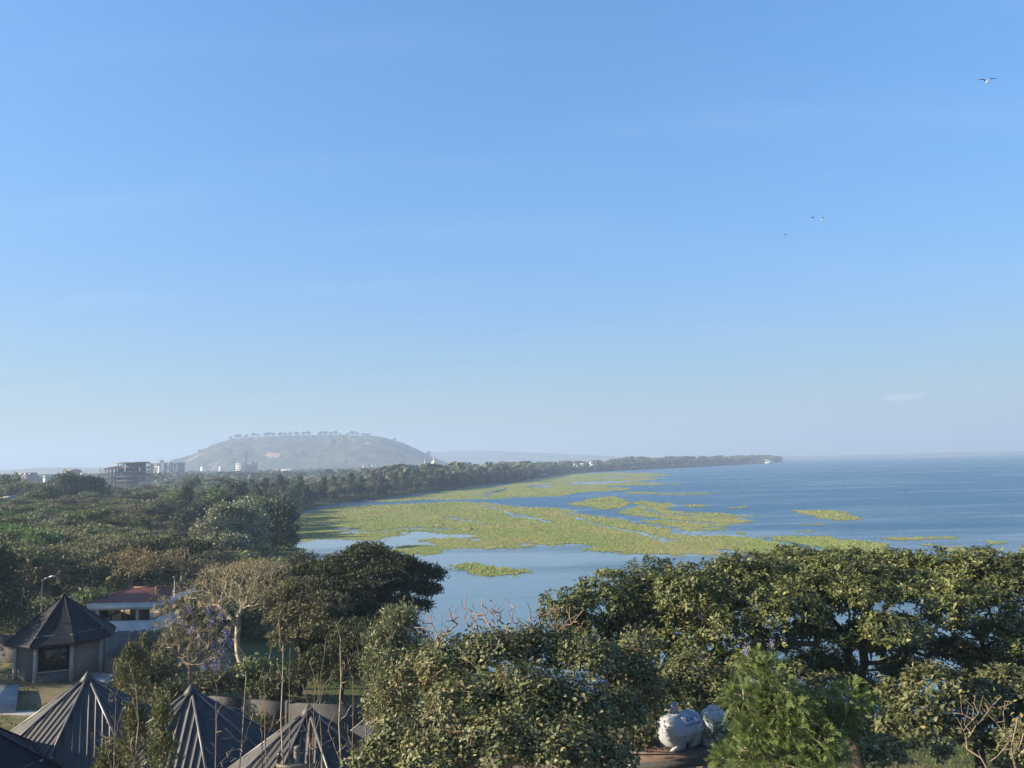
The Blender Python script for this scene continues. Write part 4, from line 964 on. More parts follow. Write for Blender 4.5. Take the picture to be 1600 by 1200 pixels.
ld = tag(MB().lathe([(.001,-.05),(.14,-.045),(.235,-.01),(.24,.02),(.20,.045),(.08,.07),(.03,.10),(.001,.11)], 24).build('tank_lid', M['tank'], None, True, at_d(1052, 1110, PD+.3)),
         'white oval lid tilted up on top of the lettered water tank', 'lid')
ld.rotation_euler = Vector((-.55, -.75, .38)).to_track_quat('Z', 'Y').to_euler(); ld.scale = (.62, .85, .45); ld.location.z = pz+zc+TR+.17; ld.rotation_euler.rotate_axis('Z', math.radians(-30))
# upright tank
uq = at_d(1121, 1172, PD-.05)
ut = thing('water_tank', 'upright ribbed white water tank half hidden by leaves right of the lettered tank', 'water tank', (uq.x+.05, PD+.45, pz+.002))
pr = [(.001,0),(.44,0),(.45,.04)]
for i in range(5): pr += [(.45,.06+i*.17),(.425,.10+i*.17),(.425,.12+i*.17),(.45,.16+i*.17)]
pr += [(.45,.93),(.43,1.0),(.36,1.07),(.24,1.11),(.2,1.115)]
MB().lathe(pr, 28).build('body', M['tank'], ut, True)
MB().lathe([(.21,1.10),(.215,1.17),(.19,1.20),(.1,1.22),(.001,1.225)], 20).build('lid', M['tank'], ut, True)
ut.scale = (.95, .95, 1.0)
# ------------------------------------------------------------------ buildings of the town
def base_at(px, D): 
    v = at_d(px, 735, D); return v.x, D, gz(v.x, D)
def zpx(px, py, D): return at_d(px, py, D).z
# unfinished concrete frame
D = 800.0
x, y, b = base_at(200, D); b -= 1
fr = thing('unfinished_building', 'unfinished concrete frame building with open floors above the woodland', 'building', (x, y, b))
def framewing(x0, x1, y0, y1, ztop, floors, nx, ny, roofm):
    fh = ztop/floors
    for k in range(1, floors+1): MB().box((x0-1.5,y0-1.5,k*fh-.8), (x1+1.5,y1+1.5,k*fh)).build('floor_slab', M['far_frame'], fr)
    for i in range(nx):
        for j in range(ny):
            cx_, cy_ = x0+(x1-x0)*i/(nx-1), y0+(y1-y0)*j/(ny-1)
            MB().box((cx_-.33,cy_-.33,0), (cx_+.33,cy_+.33,ztop-.81)).build('column', M['far_grey'] if (i == 1 and j == 0 and floors == 5) else M['far_frame'], fr)
ltop = zpx(180, 728.5, D)-b; htop = zpx(205, 722.5, D)-b
lx0, lx1, hx1 = (at_d(169.5,740,D).x-x), (at_d(189,740,D).x-x), (at_d(227,740,D).x-x)
framewing(lx0, lx1-1.6, -6, 6, ltop-2.0, 5, 4, 3, None); framewing(lx1, hx1, -6, 6, htop-.5, 6, 6, 3, None)
MB().add([(lx0-2,-10,ltop-2),(lx1,-10,ltop-2),(lx1,10,ltop-2),(lx0-2,10,ltop-2),(lx0+5,0,ltop-.2),(lx1,0,ltop+.4)], [(0,1,5,4),(2,3,4,5)], [(1,2,5),(3,0,4)]).build('roof', M['rust_roof'], fr)
MB().box((lx1+.5,-7,htop-.4), (lx1+10,7,htop+.2)).build('roof', M['rust_roof'], fr); MB().box((lx1+13,-8,htop-.4), (hx1,8,htop+.3)).build('roof', M['rust_roof'], fr)
MB().box((lx1+11,2,0), (lx1+16,6,htop-.5)).build('core_wall', M['far_frame'], fr); MB().box((lx1+3,4,0), (lx1+9,6,htop-.5)).build('core_wall', M['far_frame'], fr)
rgf = random.Random(4)
for k in range(6):
    for i in range(5):
        if rgf.random() < .55:
            fx0 = lx1+(hx1-lx1)*i/5+.5; fx1 = lx1+(hx1-lx1)*(i+1)/5-.5; fz = (htop-.5)/6; yy_ = rgf.choice((-5.4, -.2, 5.2)); MB().box((fx0,yy_,k*fz+.02), (fx1,yy_+.25,(k+1)*fz-.4)).build('infill_wall', M['far_frame'], fr)
for i in range(5):
    sx = lx0-3+.0*i; MB().box((sx-.12, -6+i*3.2, 0), (sx+.12, -5.8+i*3.2, ltop-3)).build('scaffold_pole', M['far_frame'], fr)
    MB().box((hx1+2.2, -6+i*3.2, 0), (hx1+2.45, -5.8+i*3.2, htop-1)).build('scaffold_pole', M['far_frame'], fr)
for k in range(1, 6):
    MB().box((hx1+.7,-8,k*htop/6+.1), (hx1+3.2,8,k*htop/6+.35)).build('scaffold_deck', M['far_frame'], fr); MB().box((lx0-3.6,-8,k*ltop/6), (lx0-.7,8,k*ltop/6+.22)).build('scaffold_deck', M['far_frame'], fr)

def block(name, label, px0, px1, py_top, D, depth, wallm, rows=0, cols=0, winm=None, roof=None, cat='building', group=None, side=True, hmin=None, winh=0.5):
    a, c_ = at_d(px0, 735, D), at_d(px1, 735, D); xm = (a.x+c_.x)/2; b = gz(xm, D)-1.0; w = c_.x-a.x; h = zpx((px0+px1)/2, py_top, D)-b
    if hmin: h = max(h, hmin)
    t = thing(name, label, cat, (xm, D, b), 0, group)
    MB().box((-w/2,0,0), (w/2,depth,h)).build('wall', wallm, t)
    vis0 = max(0.0, h-rows*3.4) if rows else 0
    for r in range(rows):
        z1 = h-.9-r*3.4; z0_ = z1-3.4*winh
        for k in range(cols):
            x0 = -w/2+w*(k+.18)/cols; x1 = -w/2+w*(k+.82)/cols
            o = MB().box((x0,-.12,z0_), (x1,.05,z1)).build('window', winm or M['far_window'], t)
    if roof == 'parapet': MB().box((-w/2-.4,-.4,h), (w/2+.4,depth+.4,h+.7)).build('parapet', wallm, t)
    elif roof == 'gable':
        MB().add([(-w/2-.5,-.6,h),(w/2+.5,-.6,h),(w/2+.5,depth+.6,h),(-w/2-.5,depth+.6,h),(-w/2-.5,depth/2,h+min(w,depth)*.25),(w/2+.5,depth/2,h+min(w,depth)*.25)], [(0,1,5,4),(2,3,4,5),(3,2,1,0)], [(1,2,5),(3,0,4)]).build('roof', M['far_roof'], t)
    elif roof == 'hip':
        MB().add([(-w/2-.5,-.6,h),(w/2+.5,-.6,h),(w/2+.5,depth+.6,h),(-w/2-.5,depth+.6,h),(-w*.2,depth/2,h+w*.16),(w*.2,depth/2,h+w*.16)], [(0,1,5,4),(2,3,4,5),(3,2,1,0)], [(1,2,5),(3,0,4)]).build('roof', M['rust_roof'], t)
    return t, w, h
D = 1500
t, w, h = block('apartment_block', 'long grey blue apartment block behind the unfinished frame', 231, 283, 723, D, 16, M['far_grey'], 6, 12, roof=None)
for k in range(5): MB().box((w*(-.42+.2*k)-.5,-.9,0), (w*(-.42+.2*k)+.5,-.14,h+.2)).build('pilaster', M['far_grey'], t)
t, w, h = block('stair_tower', 'white lit stair tower in front of the grey blue apartment block', 246.5, 250, 728, D-14, 5, M['lake_white'])
MB().box((-w*1.7,0,h-3), (-w/2-.05,4,h)).build('balcony', M['lake_white'], t)
t, w, h = block('roof_tower', 'grey lift tower rising above the apartment block roof', 247.5, 253, 719.5, D+3, 8, M['far_grey'], 1, 2)
for dx in (-2, 1.5): MB().tube([(dx,3,h), (dx,3,h+6)], .15, 5).build('antenna', M['far_frame'], t)
block('low_building', 'low pale building in front of the apartment block', 256, 270, 741.5, D-60, 10, M['lake_white'], 1, 6)
D = 1900
t, w, h = block('office_block', 'striped office block with white floor bands left of the mast', 368, 383.5, 724, D, 14, M['lake_white'])
for k in range(6): MB().box((-w/2-.2,-.3,h-2.6-k*4.2), (w/2-.8,-.02,h-.7-k*4.2)).build('window_band', M['rust_roof'], t)
t, w, h = block('office_block', 'shaded grey block right of the mast', 385.5, 399, 723.5, D+4, 16, M['far_grey'], 6, 6, roof=None)
MB().box((-w*.1,2,h), (w*.2,8,h+4)).build('roof_box', M['far_grey'], t)
for i, (a, c_, tp) in enumerate(((566.5,568.6,726.5),(572.5,575.5,724),(580.5,583,726),(585.5,588.6,725))):
    block('tower_block', ['slim white tower block at the foot of the hill, leftmost of four', 'second slim tower block from the left at the foot of the hill', 'third slim tower block from the left at the foot of the hill', 'rightmost slim tower block at the foot of the hill'][i], a, c_, tp, 2600, 14, M['lake_white'] if i % 2 == 0 else M['far_grey'], 6, 2, group='tower blocks at the foot of the hill')
def houses(lst, grp, pos):
    for i, (a, c_, tp, D, wm, rf) in enumerate(lst):
        block('house', pos[i], a, c_, tp, D, 9, wm, 1, 3, roof=rf, group=grp)
houses([(884,891,727,1430,M['cream'],'hip'),(889,896,729,1420,M['cream'],None),(897,904,724.5,1450,M['lake_white'],'hip'),(908,917,725.5,1460,M['cream'],'gable'),(922,930,722.5,1500,M['lake_white'],'gable')],
       'houses among the shore trees', ['small cream house lowest on the shore, left end of the lakeside houses', 'cream house front just above the marsh beside the leftmost lakeside house', 'tall white house in the middle of the lakeside houses', 'cream house with long roof second from the right of the lakeside houses', 'white house with pale roof at the right end of the lakeside houses'])
houses([(1160,1170,720,2450,M['cream'],'gable'),(1172,1183,716.5,2480,M['lake_white'],'gable'),(1186,1196,718.5,2500,M['cream'],'hip'),(1196,1210,719,2480,M['lake_white'],'gable')],
       'houses on the headland', ['low cream house at the left of the headland houses', 'white house with pale gable left of centre on the headland', 'cream hip roofed house near the headland tip', 'long white house closest to the headland tip'])
houses([(3,12,778,330,M['lake_white'],'gable'),(30,51,738.5,900,M['far_grey'],None),(68,73,743,760,M['lake_white'],'hip'),(100,122,736,1000,M['far_grey'],'hip'),(126,130,739,1000,M['cream'],None)],
       'houses showing above the left woodland', ['small white gabled house low in the woodland at the left edge', 'grey flat roofed building on the skyline left of the dark tree group', 'small white house peeping over the woodland at the far left', 'grey building with a low hip roof behind the dark tree group', 'narrow cream house right of the dark tree group'])
houses([(446,452,749,1050,M['lake_white'],'hip'),(536,546,753,800,M['cream'],'gable'),(546.5,549,749.5,900,M['lake_white'],None),(430,437,735,1700,M['lake_white'],'gable'),(342,346,728.5,2400,M['lake_white'],None),(313,319,729,2500,M['lake_white'],'gable')],
       'small houses between the trees below the hill', ['small white house above the dark shore trees', 'low cream house with pale gable behind the shore trees', 'tiny white house next to the low cream gable', 'white roofed house on the plain under the hill centre', 'tiny white box house at the left foot of the hill', 'white gabled house furthest left at the foot of the hill'])
# lattice masts
def mast(label, px, py_top, D, wd=1.6):
    q = at_d(px, py_top, D); b = gz(q.x, D)-1; h = q.z-b; t = thing('lattice_mast', label, 'mast', (q.x, D, b), 0, 'radio masts')
    for k in range(4):
        sx, sy = (1,1,-1,-1)[k], (1,-1,-1,1)[k]
        MB().tube([(sx*wd,sy*wd,0), (sx*wd*.25,sy*wd*.25,h)], .16, 4).build('leg', M['far_frame'], t)
    mb = MB(); n = int(h/3)
    for i in range(n):
        z0, z1 = h*i/n, h*(i+1)/n; a0, a1 = wd*(1-.75*i/n), wd*(1-.75*(i+1)/n); s = 1 if i % 2 else -1
        mb.tube([(-s*a0,-a0,z0), (s*a1,-a1,z1)], .1, 4); mb.tube([(-s*a0,a0,z0), (s*a1,a1,z1)], .1, 4); mb.tube([(-a0,-s*a0,z0), (-a1,s*a1,z1)], .1, 4); mb.tube([(a0,-s*a0,z0), (a1,s*a1,z1)], .1, 4)
    mb.build('bracing', M['far_frame'], t)
mast('tall lattice radio mast between the two office blocks', 384.5, 706, 1400, 1.7)
mast('thin radio mast left of the striped office block', 367, 716, 1800, 1.2)
mast('thin lattice mast on the skyline left of the unfinished frame', 157, 729, 1500, 1.0)
# church domes
D = 1500
x, y, b = base_at(678.5, D); k = D/F
t = thing('church', 'cream church with round dome and lantern among the shore trees', 'church', (x, y, b))
z0 = zpx(678.5, 728, D)-b; zl = zpx(679, 719.5, D)-b; zt_ = zpx(679, 714, D)-b; r = 5.6*k
MB().lathe([(r*1.05,0),(r*1.05,z0),(r*1.1,z0),(r*1.1,z0+.8),(r,z0+.8)], 24).build('drum', M['cream'], t, True)
MB().lathe([(r*math.cos(a), z0+.8+(zl-z0-.8)*math.sin(a)) for a in np.linspace(0, 1.42, 9)], 24).build('dome', M['cream'], t, True)
MB().lathe([(r*.24,zl-1),(r*.24,zl+2.2),(r*.3,zl+2.3),(r*.2,zt_-2),(.3,zt_-.5),(.05,zt_)], 12).build('lantern', M['cream'], t, True)
x, y, b = base_at(664, D+10)
t = thing('bell_tower', 'cream pointed bell tower left of the domed church', 'church tower', (x, y, b)); zt_ = zpx(665.5, 717.5, D+10)-b; z0 = zpx(664, 731, D+10)-b; r = 2.6*k
MB().lathe([(r,0),(r,z0),(r*1.12,z0),(r*1.12,z0+.7),(r*1.0,z0+.8)], 16).build('shaft', M['cream'], t, True)
MB().lathe([(r*1.0,z0+.8),(r*.85,z0+4),(r*.45,z0+(zt_-z0)*.55),(r*.22,z0+(zt_-z0)*.75),(.1,zt_)], 16).build('spire', M['cream'], t, True)
# mosque-like big roof and a long hall on the plain
block('long_hall', 'long low hall with pale roof on the plain below the hill', 436, 470, 736, 1750, 18, M['far_grey'], 0, 0, roof='gable')

# ------------------------------------------------------------------ people, birds, boats on the water
def skin_obj(name, joints, edges, mat, parent=None, sub=2):
    me = bpy.data.meshes.new(name); me.from_pydata([j[0] for j in joints], edges, []); o = bpy.data.objects.new(name, me); C.objects.link(o)
    md = o.modifiers.new('skin', 'SKIN'); md.use_smooth_shade = True; md2 = o.modifiers.new('sub', 'SUBSURF'); md2.levels = md2.render_levels = sub
    for i, j in enumerate(joints): me.skin_vertices[0].data[i].radius = (j[1], j[2] if len(j) > 2 else j[1])
    me.skin_vertices[0].data[0].use_root = True; me.materials.append(mat)
    if parent: o.parent = parent
    return o
def seated_person(label, loc, rz, shirt):
    J = [((0,0,.16),.14,.12), ((0,.02,.38),.13,.10), ((0,.03,.60),.15,.10), ((0,.03,.72),.05), ((0,.06,.80),.075,.085), ((0,.06,.93),.07,.08),
         ((.19,.03,.62),.06), ((.28,.14,.42),.045), ((.22,.38,.36),.032), ((.21,.47,.36),.03),
         ((-.19,.03,.62),.06), ((-.28,.14,.42),.045), ((-.2,.40,.40),.032), ((-.19,.49,.40),.03),
         ((.13,.10,.14),.09), ((.20,.50,.30),.06), ((.19,.74,.05),.042), ((.19,.86,.02),.035), ((-.13,.10,.14),.09), ((-.20,.50,.30),.06), ((-.19,.74,.05),.042), ((-.19,.86,.02),.035)]
    E = [(0,1),(1,2),(2,3),(3,4),(4,5),(2,6),(6,7),(7,8),(8,9),(2,10),(10,11),(11,12),(12,13),(0,14),(14,15),(15,16),(16,17),(0,18),(18,19),(19,20),(20,21)]
    o = skin_obj('person', J, E, M['skin']); o.location = loc; o.rotation_euler = (0, 0, rz); o.scale = (1.15, 1.15, 1.2)
    tag(o, label, 'person', 'fishermen on the marsh')
    s = skin_obj('shirt', [((0,.0,.12),.165,.15), ((0,.02,.38),.16,.125), ((0,.03,.63),.175,.12), ((.2,.03,.63),.078), ((.27,.12,.46),.065), ((-.2,.03,.63),.078), ((-.27,.12,.46),.065)], [(0,1),(1,2),(2,3),(3,4),(2,5),(5,6)], shirt, o)
    return o
def raft(label, loc, rz):
    t = thing('reed_raft', label, 'raft', loc, rz, 'reed rafts on the marsh')
    for i in range(5):
        y = (i-2)*.17; up = .05*abs(i-2)
        MB().tube([(-1.5,y*.3,.35), (-1.15,y*.8,.12+up), (0,y,.05+up), (1.1,y*.8,.10+up), (1.45,y*.4,.28)], [.03,.1,.11,.1,.03], 8).build('reed_bundle', M['raft'], t, True)
    return t
for i, (px, py, lab, rl, sh) in enumerate(((691,821.5,'person in dark clothes crouching at the front of the left reed raft','pale yellow reed raft on the marsh, left of two',M['redcloth']), (735,828,'person in dark clothes sitting upright on the right reed raft','pale yellow reed raft on the marsh, right of two',M['cloth']))):
    q = on_z(px, py, .25); raft(rl, (q.x-.9, q.y, .25), math.radians(8))
    seated_person(lab, (q.x+.1, q.y, .36), math.radians(-70), sh)
    mb = MB(); mb.tube([(0,0,0), (1.3,.1,.35), (2.6,.2,.2)], .025, 5); tag(mb.build('pole', M['timber'], None, True, (q.x+.3, q.y-.05, .55)), ['thin pole held out by the crouching person on the left raft', 'thin pole held out by the upright person on the right raft'][i], 'pole')
def heron(label, px, py, h=1.2, dark=True):
    q = on_z(px, py, .15); s = h
    m_ = M['greyfeather'] if dark else M['feather']
    J = [((0,0,.55),.13,.10), ((-.25,0,.48),.05), ((.14,0,.62),.09,.08), ((.22,0,.78),.045), ((.20,0,.95),.04), ((.27,0,1.02),.05), ((.44,0,.97),.015), ((.0,.06,.4),.03), ((.0,.06,.0),.018), ((.0,-.06,.4),.03), ((.02,-.06,.0),.018)]
    o = skin_obj('wading_bird', J, [(0,1),(0,2),(2,3),(3,4),(4,5),(5,6),(0,7),(7,8),(0,9),(9,10)], m_, None, 1); o.location = (q.x, q.y, .05); o.scale = (s,)*3; o.rotation_euler = (0,0,px*1.7)
    tag(o, label, 'bird', 'wading birds on the marsh'); return o
for px, py, hh, lab, dk in ((640.5,798,1.5,'tallest dark wading bird on the far marsh left of the creek',True),(609,801,1.1,'dark wading bird nearest below the tall wading bird group',True),(626.5,794.5,1.0,'dark wading bird left of the tallest one on the far marsh',True),(575,791.5,1.3,'dark wading bird by the upper water channel of the marsh',True),(548.5,801.5,.9,'leftmost dark wading bird on the far marsh',True),(635,813.5,.9,'pale wading bird alone on the mid marsh',False),(778,821.5,.9,'pale wading bird at the end of the thin creek',False),(809,757,1.6,'dark wading bird on the far bank near the wooded shore',True),(708,760,2.0,'pale bird standing on the far shore edge',False)):
    heron(lab, px, py, hh, dk)
# gulls
def gull(label, px, py, D, span, rz, lift, bank, white=True):
    q = at_d(px, py, D); s = span/2.0
    mb = MB(); prof = [(-.42,.004),(-.38,.03),(-.2,.075),(0,.095),(.15,.085),(.25,.055),(.31,.062),(.37,.045),(.42,.016),(.48,.004)]
    V = [(x, r*math.cos(a), r*math.sin(a)*.95) for x, r in prof for a in np.linspace(0, 2*np.pi, 11)[:-1]]
    fb = [(i*10+j, i*10+(j+1)%10, (i+1)*10+(j+1)%10, (i+1)*10+j) for i in range(len(prof)-1) for j in range(10)]
    mb.add(V, fb)
    mb.add([(-.38,-.03,.01),(-.38,.03,.01),(-.62,.10,.0),(-.62,-.10,.0),(-.38,-.03,-.01),(-.38,.03,-.01),(-.62,.10,-.012),(-.62,-.10,-.012)], [(0,1,2,3),(7,6,5,4),(0,3,7,4),(1,0,4,5),(2,1,5,6),(3,2,6,7)])
    nb = len(fb)+6
    for sd in (-1, 1):
        st = [(0,.05,.16,-.12,.0),(.3,.30,.14,-.14,lift*.9),(.55,.55,.10,-.13,lift),(.8,.80,.02,-.12,lift*.9),(1.0,1.0,-.12,-.16,lift*.75)]
        V = []
        for t_, yy, xf, xb, zz in st:
            zz = zz*.62; th = .022*(1-t_)+.004
            V += [(xf,sd*yy,zz),((xf+xb)/2,sd*yy,zz+th),(xb,sd*yy,zz),((xf+xb)/2,sd*yy,zz-th*.3)]
        f = [(i*4+j, i*4+(j+1)%4, (i+1)*4+(j+1)%4, (i+1)*4+j) for i in range(4) for j in range(4)]
        if sd > 0: f = [k_[::-1] for k_ in f]
        mb.add(V, f)
    me = mb.mesh('gull', True); me.materials.append(M['feather'] if white else M['greyfeather']); me.materials.append(M['greyfeather'])
    idx = np.zeros(len(me.polygons), np.int32); idx[nb:] = 1
    if white: idx[nb:nb+4] = 0
    me.polygons.foreach_set('material_index', idx)
    o = link('gull', me, None, None, q); o.scale = (s, s, s); o.rotation_euler = (bank, math.radians(-4), rz)
    tag(o, label, 'bird', 'gulls in flight')
gull('white bodied gull with raised dark wings, highest and largest in the sky', 1542, 128, 46, 1.12, math.radians(75), .55, math.radians(4))
gull('dark gull gliding beside a white one over the lake', 1270, 340, 72, 1.05, math.radians(110), .25, math.radians(-14), False)
gull('small white gull just right of the gliding dark gull', 1286, 343, 90, .95, math.radians(150), .35, math.radians(10))
gull('lowest dark gull in the sky with drooping wings', 1226, 366, 80, 1.0, math.radians(95), -.35, math.radians(-8), False)
gull('pale gull skimming the calm water left of the fig crown', 828, 927, 95, .7, math.radians(40), .3, math.radians(12))
# boats
q = on_z(1413, 767)
def canoe(label, q, L, rz, mat):
    t = thing('canoe', label, 'boat', (q.x, q.y, 0), rz); V = []
    st = [(-.5,.01,.30),(-.35,.16,.2),(0,.24,.16),(.35,.16,.2),(.5,.01,.32)]
    for x, w_, z in st: V += [(x*L,-w_*L*.45,z*1.2),(x*L,0,-.1),(x*L,w_*L*.45,z*1.2),(x*L,w_*L*.38,z*1.2),(x*L,0,.02),(x*L,-w_*L*.38,z*1.2)]
    MB().add(V, [(i*6+j, i*6+(j+1)%6, (i+1)*6+(j+1)%6, (i+1)*6+j) for i in range(4) for j in range(6)]).build('hull', mat, t, True)
    MB().box((-.06*L,-.08*L,.1), (.02*L,.08*L,.16)).build('thwart', M['timber'], t)
    return t
canoe('small dark blue boat alone far out on the open lake', q, 2.6, math.radians(20), M['boat'])
q = on_z(1221, 723.2); canoe('white boat moored at the tip of the headland', q, 12.0, math.radians(10), M['feather'])
q = on_z(1070+200, 835.5)
# jetty on the shore behind the dark acacia
q = on_z(468, 861); t = thing('jetty', 'small dark jetty at the shore right of the lakeside clump', 'jetty', (q.x-1.5, q.y, 0), 0)
for i in range(6): MB().box((-3+i*.95,-1,.55), (-3+i*.95+.85,1,.65)).build('plank', M['timber'], t)
for x_ in (-2.6, 0, 2.2):
    for y_ in (-.8, .8): MB().box((x_-.1,y_-.1,-1), (x_+.1,y_+.1,.55)).build('post', M['timber'], t)
# lakeside pavilion and beach posts on the far bank
t, w, h = block('lakeside_shelter', 'pale shelter with open front on the far wooded bank', 842, 855, 739.5, 1090, 5, M['far_grey'], 1, 6, M['lake_white'])
q = on_z(968.5, 748); tag(MB().tube([(0,0,-1), (0,0,2), (0,0,5)], [.3,.25,.2], 6).build('marker_post', M['timber'], None, True, (q.x, q.y, 0)), 'thin dark marker post standing in the far marsh', 'post')
# ------------------------------------------------------------------ single trees of the foreground and middle distance
def big_tree(name, label, cat, base_xy, blobs, tips, per, L, asp, lm, bm, r0, spread, fork=None, seed=1, up=0.5, out=0.6, step=0.7, lo=-0.35, inner=0.3, rmin=0.012, extra=None, jit=0.16, upw=0.3, flat=1.0, whorl=False, wp=0.3, fold=0.18, droop=0.1, ex=0.5, twig=1.0):
    rng = np.random.default_rng(seed); bx, by = base_xy; bz = gz(bx, by)
    T, O = [], []; tot = sum(b_[1][0]*b_[1][1] for b_ in blobs)
    for c_, r_ in blobs:
        k = max(4, int(tips*r_[0]*r_[1]/tot)); t_, d_ = blob_tips(rng, c_, r_, k, lo, inner); T.append(t_); O.append(d_)
    T = np.concatenate(T); O = np.concatenate(O); org = np.array([bx, by, bz])
    cm = T.mean(0)
    if fork is None: fork = org+(cm-org)*np.array([.4, .4, .45])
    tr = trunk_line(rng, org-np.array([0, 0, .5]), fork, 6, .04)
    root = thing(name, label, cat, (bx, by, bz))
    Tb = T if twig >= 1 else T[rng.permutation(len(T))[:int(len(T)*twig)]]; allt = Tb if extra is None else np.concatenate([Tb, extra])
    pos, par = grow(rng, tr, allt, step, wp, jit, .05, upw); r = radii(par, r0, rmin, ex)
    link('branches', branch_mesh('branches', pos-org, par, r, 6, 0.0), bm, root)
    if whorl:
        # leaves stand in a rosette round the twig tip
        n = len(T)*per; P = np.repeat(T, per, 0); ax = nrm(np.repeat(O, per, 0)*.6+np.array([0, 0, .55])+rdir(rng, len(T)).repeat(per, 0)*.45)
        rd = rdir(rng, n); rd = nrm(rd-ax*(rd*ax).sum(1, keepdims=True)); el = rng.uniform(-.35, 1.0, (n, 1))
        Dv = nrm(rd+ax*el); N = nrm(ax-Dv*(ax*Dv).sum(1, keepdims=True)+rdir(rng, n)*.25); l = L*(1+rng.uniform(-.55, .42, n)); w = l*asp*rng.uniform(.75, 1.2, n)
        P = P+rng.normal(0, spread, (n, 3))+Dv*.04
    else:
        P, Dv, N, l, w = leaves_at(rng, T, O, per, spread, L, asp, up, out, flat)
    link('crown', leaf_mesh('crown', P-org, Dv, N, l, w, fold, droop), lm, root)
    return root, T, O, org
B = px_blob
# the great fig on the right
fig_bl = [B(888,958,36,46,38),B(950,938,37,58,42),B(1020,915,38,55,42),B(1085,930,35,60,48),B(1165,910,38,65,46),B(1245,896,40,72,40),B(1325,902,38,62,44),B(1400,897,41,62,36),B(1470,898,39,60,38),B(1545,895,38,62,38),B(1625,902,38,60,42),
          B(1225,955,34,62,42),B(1310,945,36,55,36),B(1390,985,33,58,24),B(1480,968,34,46,40),B(1560,985,35,58,42),B(1150,982,34,52,42),B(1065,985,36,52,34),B(985,982,37,56,30),B(1440,930,37,52,30),B(1630,985,36,60,50),
          B(1300,912,45,80,36),B(1430,910,46,80,36),B(1180,925,44,70,40),B(1560,915,46,90,40),B(1080,955,42,60,35),B(1000,955,42,50,28),B(1700,930,40,80,60),B(1330,1000,34,40,18),B(1090,1035,34,46,36),B(1030,1020,35,46,34),B(1150,1035,34,46,34),B(960,1015,36,46,26),B(1110,1080,33,40,30),B(1205,1010,34,40,30),B(905,985,36,40,24),B(1270,990,35,44,22),B(1590,1030,34,50,36),B(1530,1030,35,40,20),B(1350,930,34,50,28),B(1510,935,35,50,30),B(1270,920,36,50,28),B(1130,912,39,50,34),B(1290,1035,44,46,22),B(1420,1045,45,46,20),B(1560,1060,44,60,26),B(1370,1010,40,50,18),B(1470,1015,40,50,18),B(1300,1060,35,34,24),B(1350,1075,35,36,24),B(1405,1060,35,30,20),B(1255,1045,35,30,24)]
fx = at_d(1345, 1100, 38)
big_tree('fig_tree', 'huge spreading fig with glossy leaves above the lake at the right', 'tree', (fx.x, 38.5), fig_bl, 13000, 14, 0.20, 0.48, M['l_fig'], M['bark'], .32, .06, np.array(at_d(1335, 1095, 38)), 11, step=.8, lo=-.4, inner=.75, twig=.22, whorl=True, wp=.22)
big_tree('fig_tree', 'low leafy fig bough hanging over the shore grass at lower right', 'tree', (at_d(1540,1150,31).x, 31), [B(1465,1075,30,44,32),B(1520,1100,30,40,30),B(1440,1120,29,34,26),B(1570,1085,31,50,40),B(1480,1145,29,40,18),B(1610,1130,30,40,50),B(1400,1095,31,30,30),B(1600,1180,28,40,40),B(1560,1150,30,40,30),B(1405,1140,30,36,26),B(1385,1180,26,30,24),B(1450,1165,27,30,16)], 1250, 11, 0.20, .6, M['l_croton'], M['bark'], .2, .09, None, 12, whorl=True, step=.6)
big_tree('broadleaf_shrub', 'dull green broadleaf shrub behind the water tanks', 'shrub', (at_d(1100,1120,31).x, 31), [B(1085,1058,31,44,36),B(1135,1090,30,34,36),B(1040,1075,32,40,30),B(1180,1060,32,36,36),B(1240,1075,31,44,34),B(1300,1090,32,40,34),B(1060,1110,29,34,18),B(1000,1080,30,40,40),B(1110,1120,29.5,40,26),B(1150,1130,30,40,30),B(1200,1110,31,40,30),B(1010,1130,28.5,30,24),B(1080,1085,33,60,34),B(1260,1120,31,50,40),B(1330,1140,32,50,30),B(1128,1150,24.6,20,16),B(1150,1165,24.6,22,20),B(1112,1165,24.4,10,8)], 1750, 11, .17, .6, M['l_croton'], M['bark'], .16, .09, None, 13, whorl=True, step=.6)
# broadleaf tree in the middle foreground
mid_bl = [B(612,1110,27,40,50),B(655,1060,26,44,44),B(705,1040,24,50,40),B(775,1022,24,55,36),B(850,1015,25,55,32),B(915,1035,24,52,40),B(985,1050,25,46,46),B(640,1160,23,50,46),B(725,1105,22,60,46),B(815,1090,22,62,46),B(895,1110,22,56,46),B(965,1120,23,44,46),B(690,1185,20.5,60,40),B(780,1165,20.5,60,40),B(870,1175,20.5,60,40),B(945,1185,21,46,36),B(1010,1095,25,28,40),B(590,1190,23,44,30),B(1000,1010,27,30,26),B(1012,1130,26.6,24,30),B(1002,1165,26.4,20,20),B(990,1090,26.8,36,34)]
mid_extra = np.array([at_d(x, y, d)[:] for x, y, d in ((672,968,25),(690,985,25),(715,975,24.6),(735,962,24.5),(765,938,24.5),(772,955,24.4),(752,952,24.5),(780,970,24.4),(800,965,24.6),(820,975,24.8),(842,965,25),(858,958,25),(875,950,25),(890,965,25),(868,978,25),(745,980,24.5),(705,960,24.8),(788,950,24.5),(726,950,24.7),(903,972,25.2),(830,955,25),(812,988,24.6),(690,962,25),(660,985,25.2),(755,968,24.5),(848,990,25),(880,985,25))])
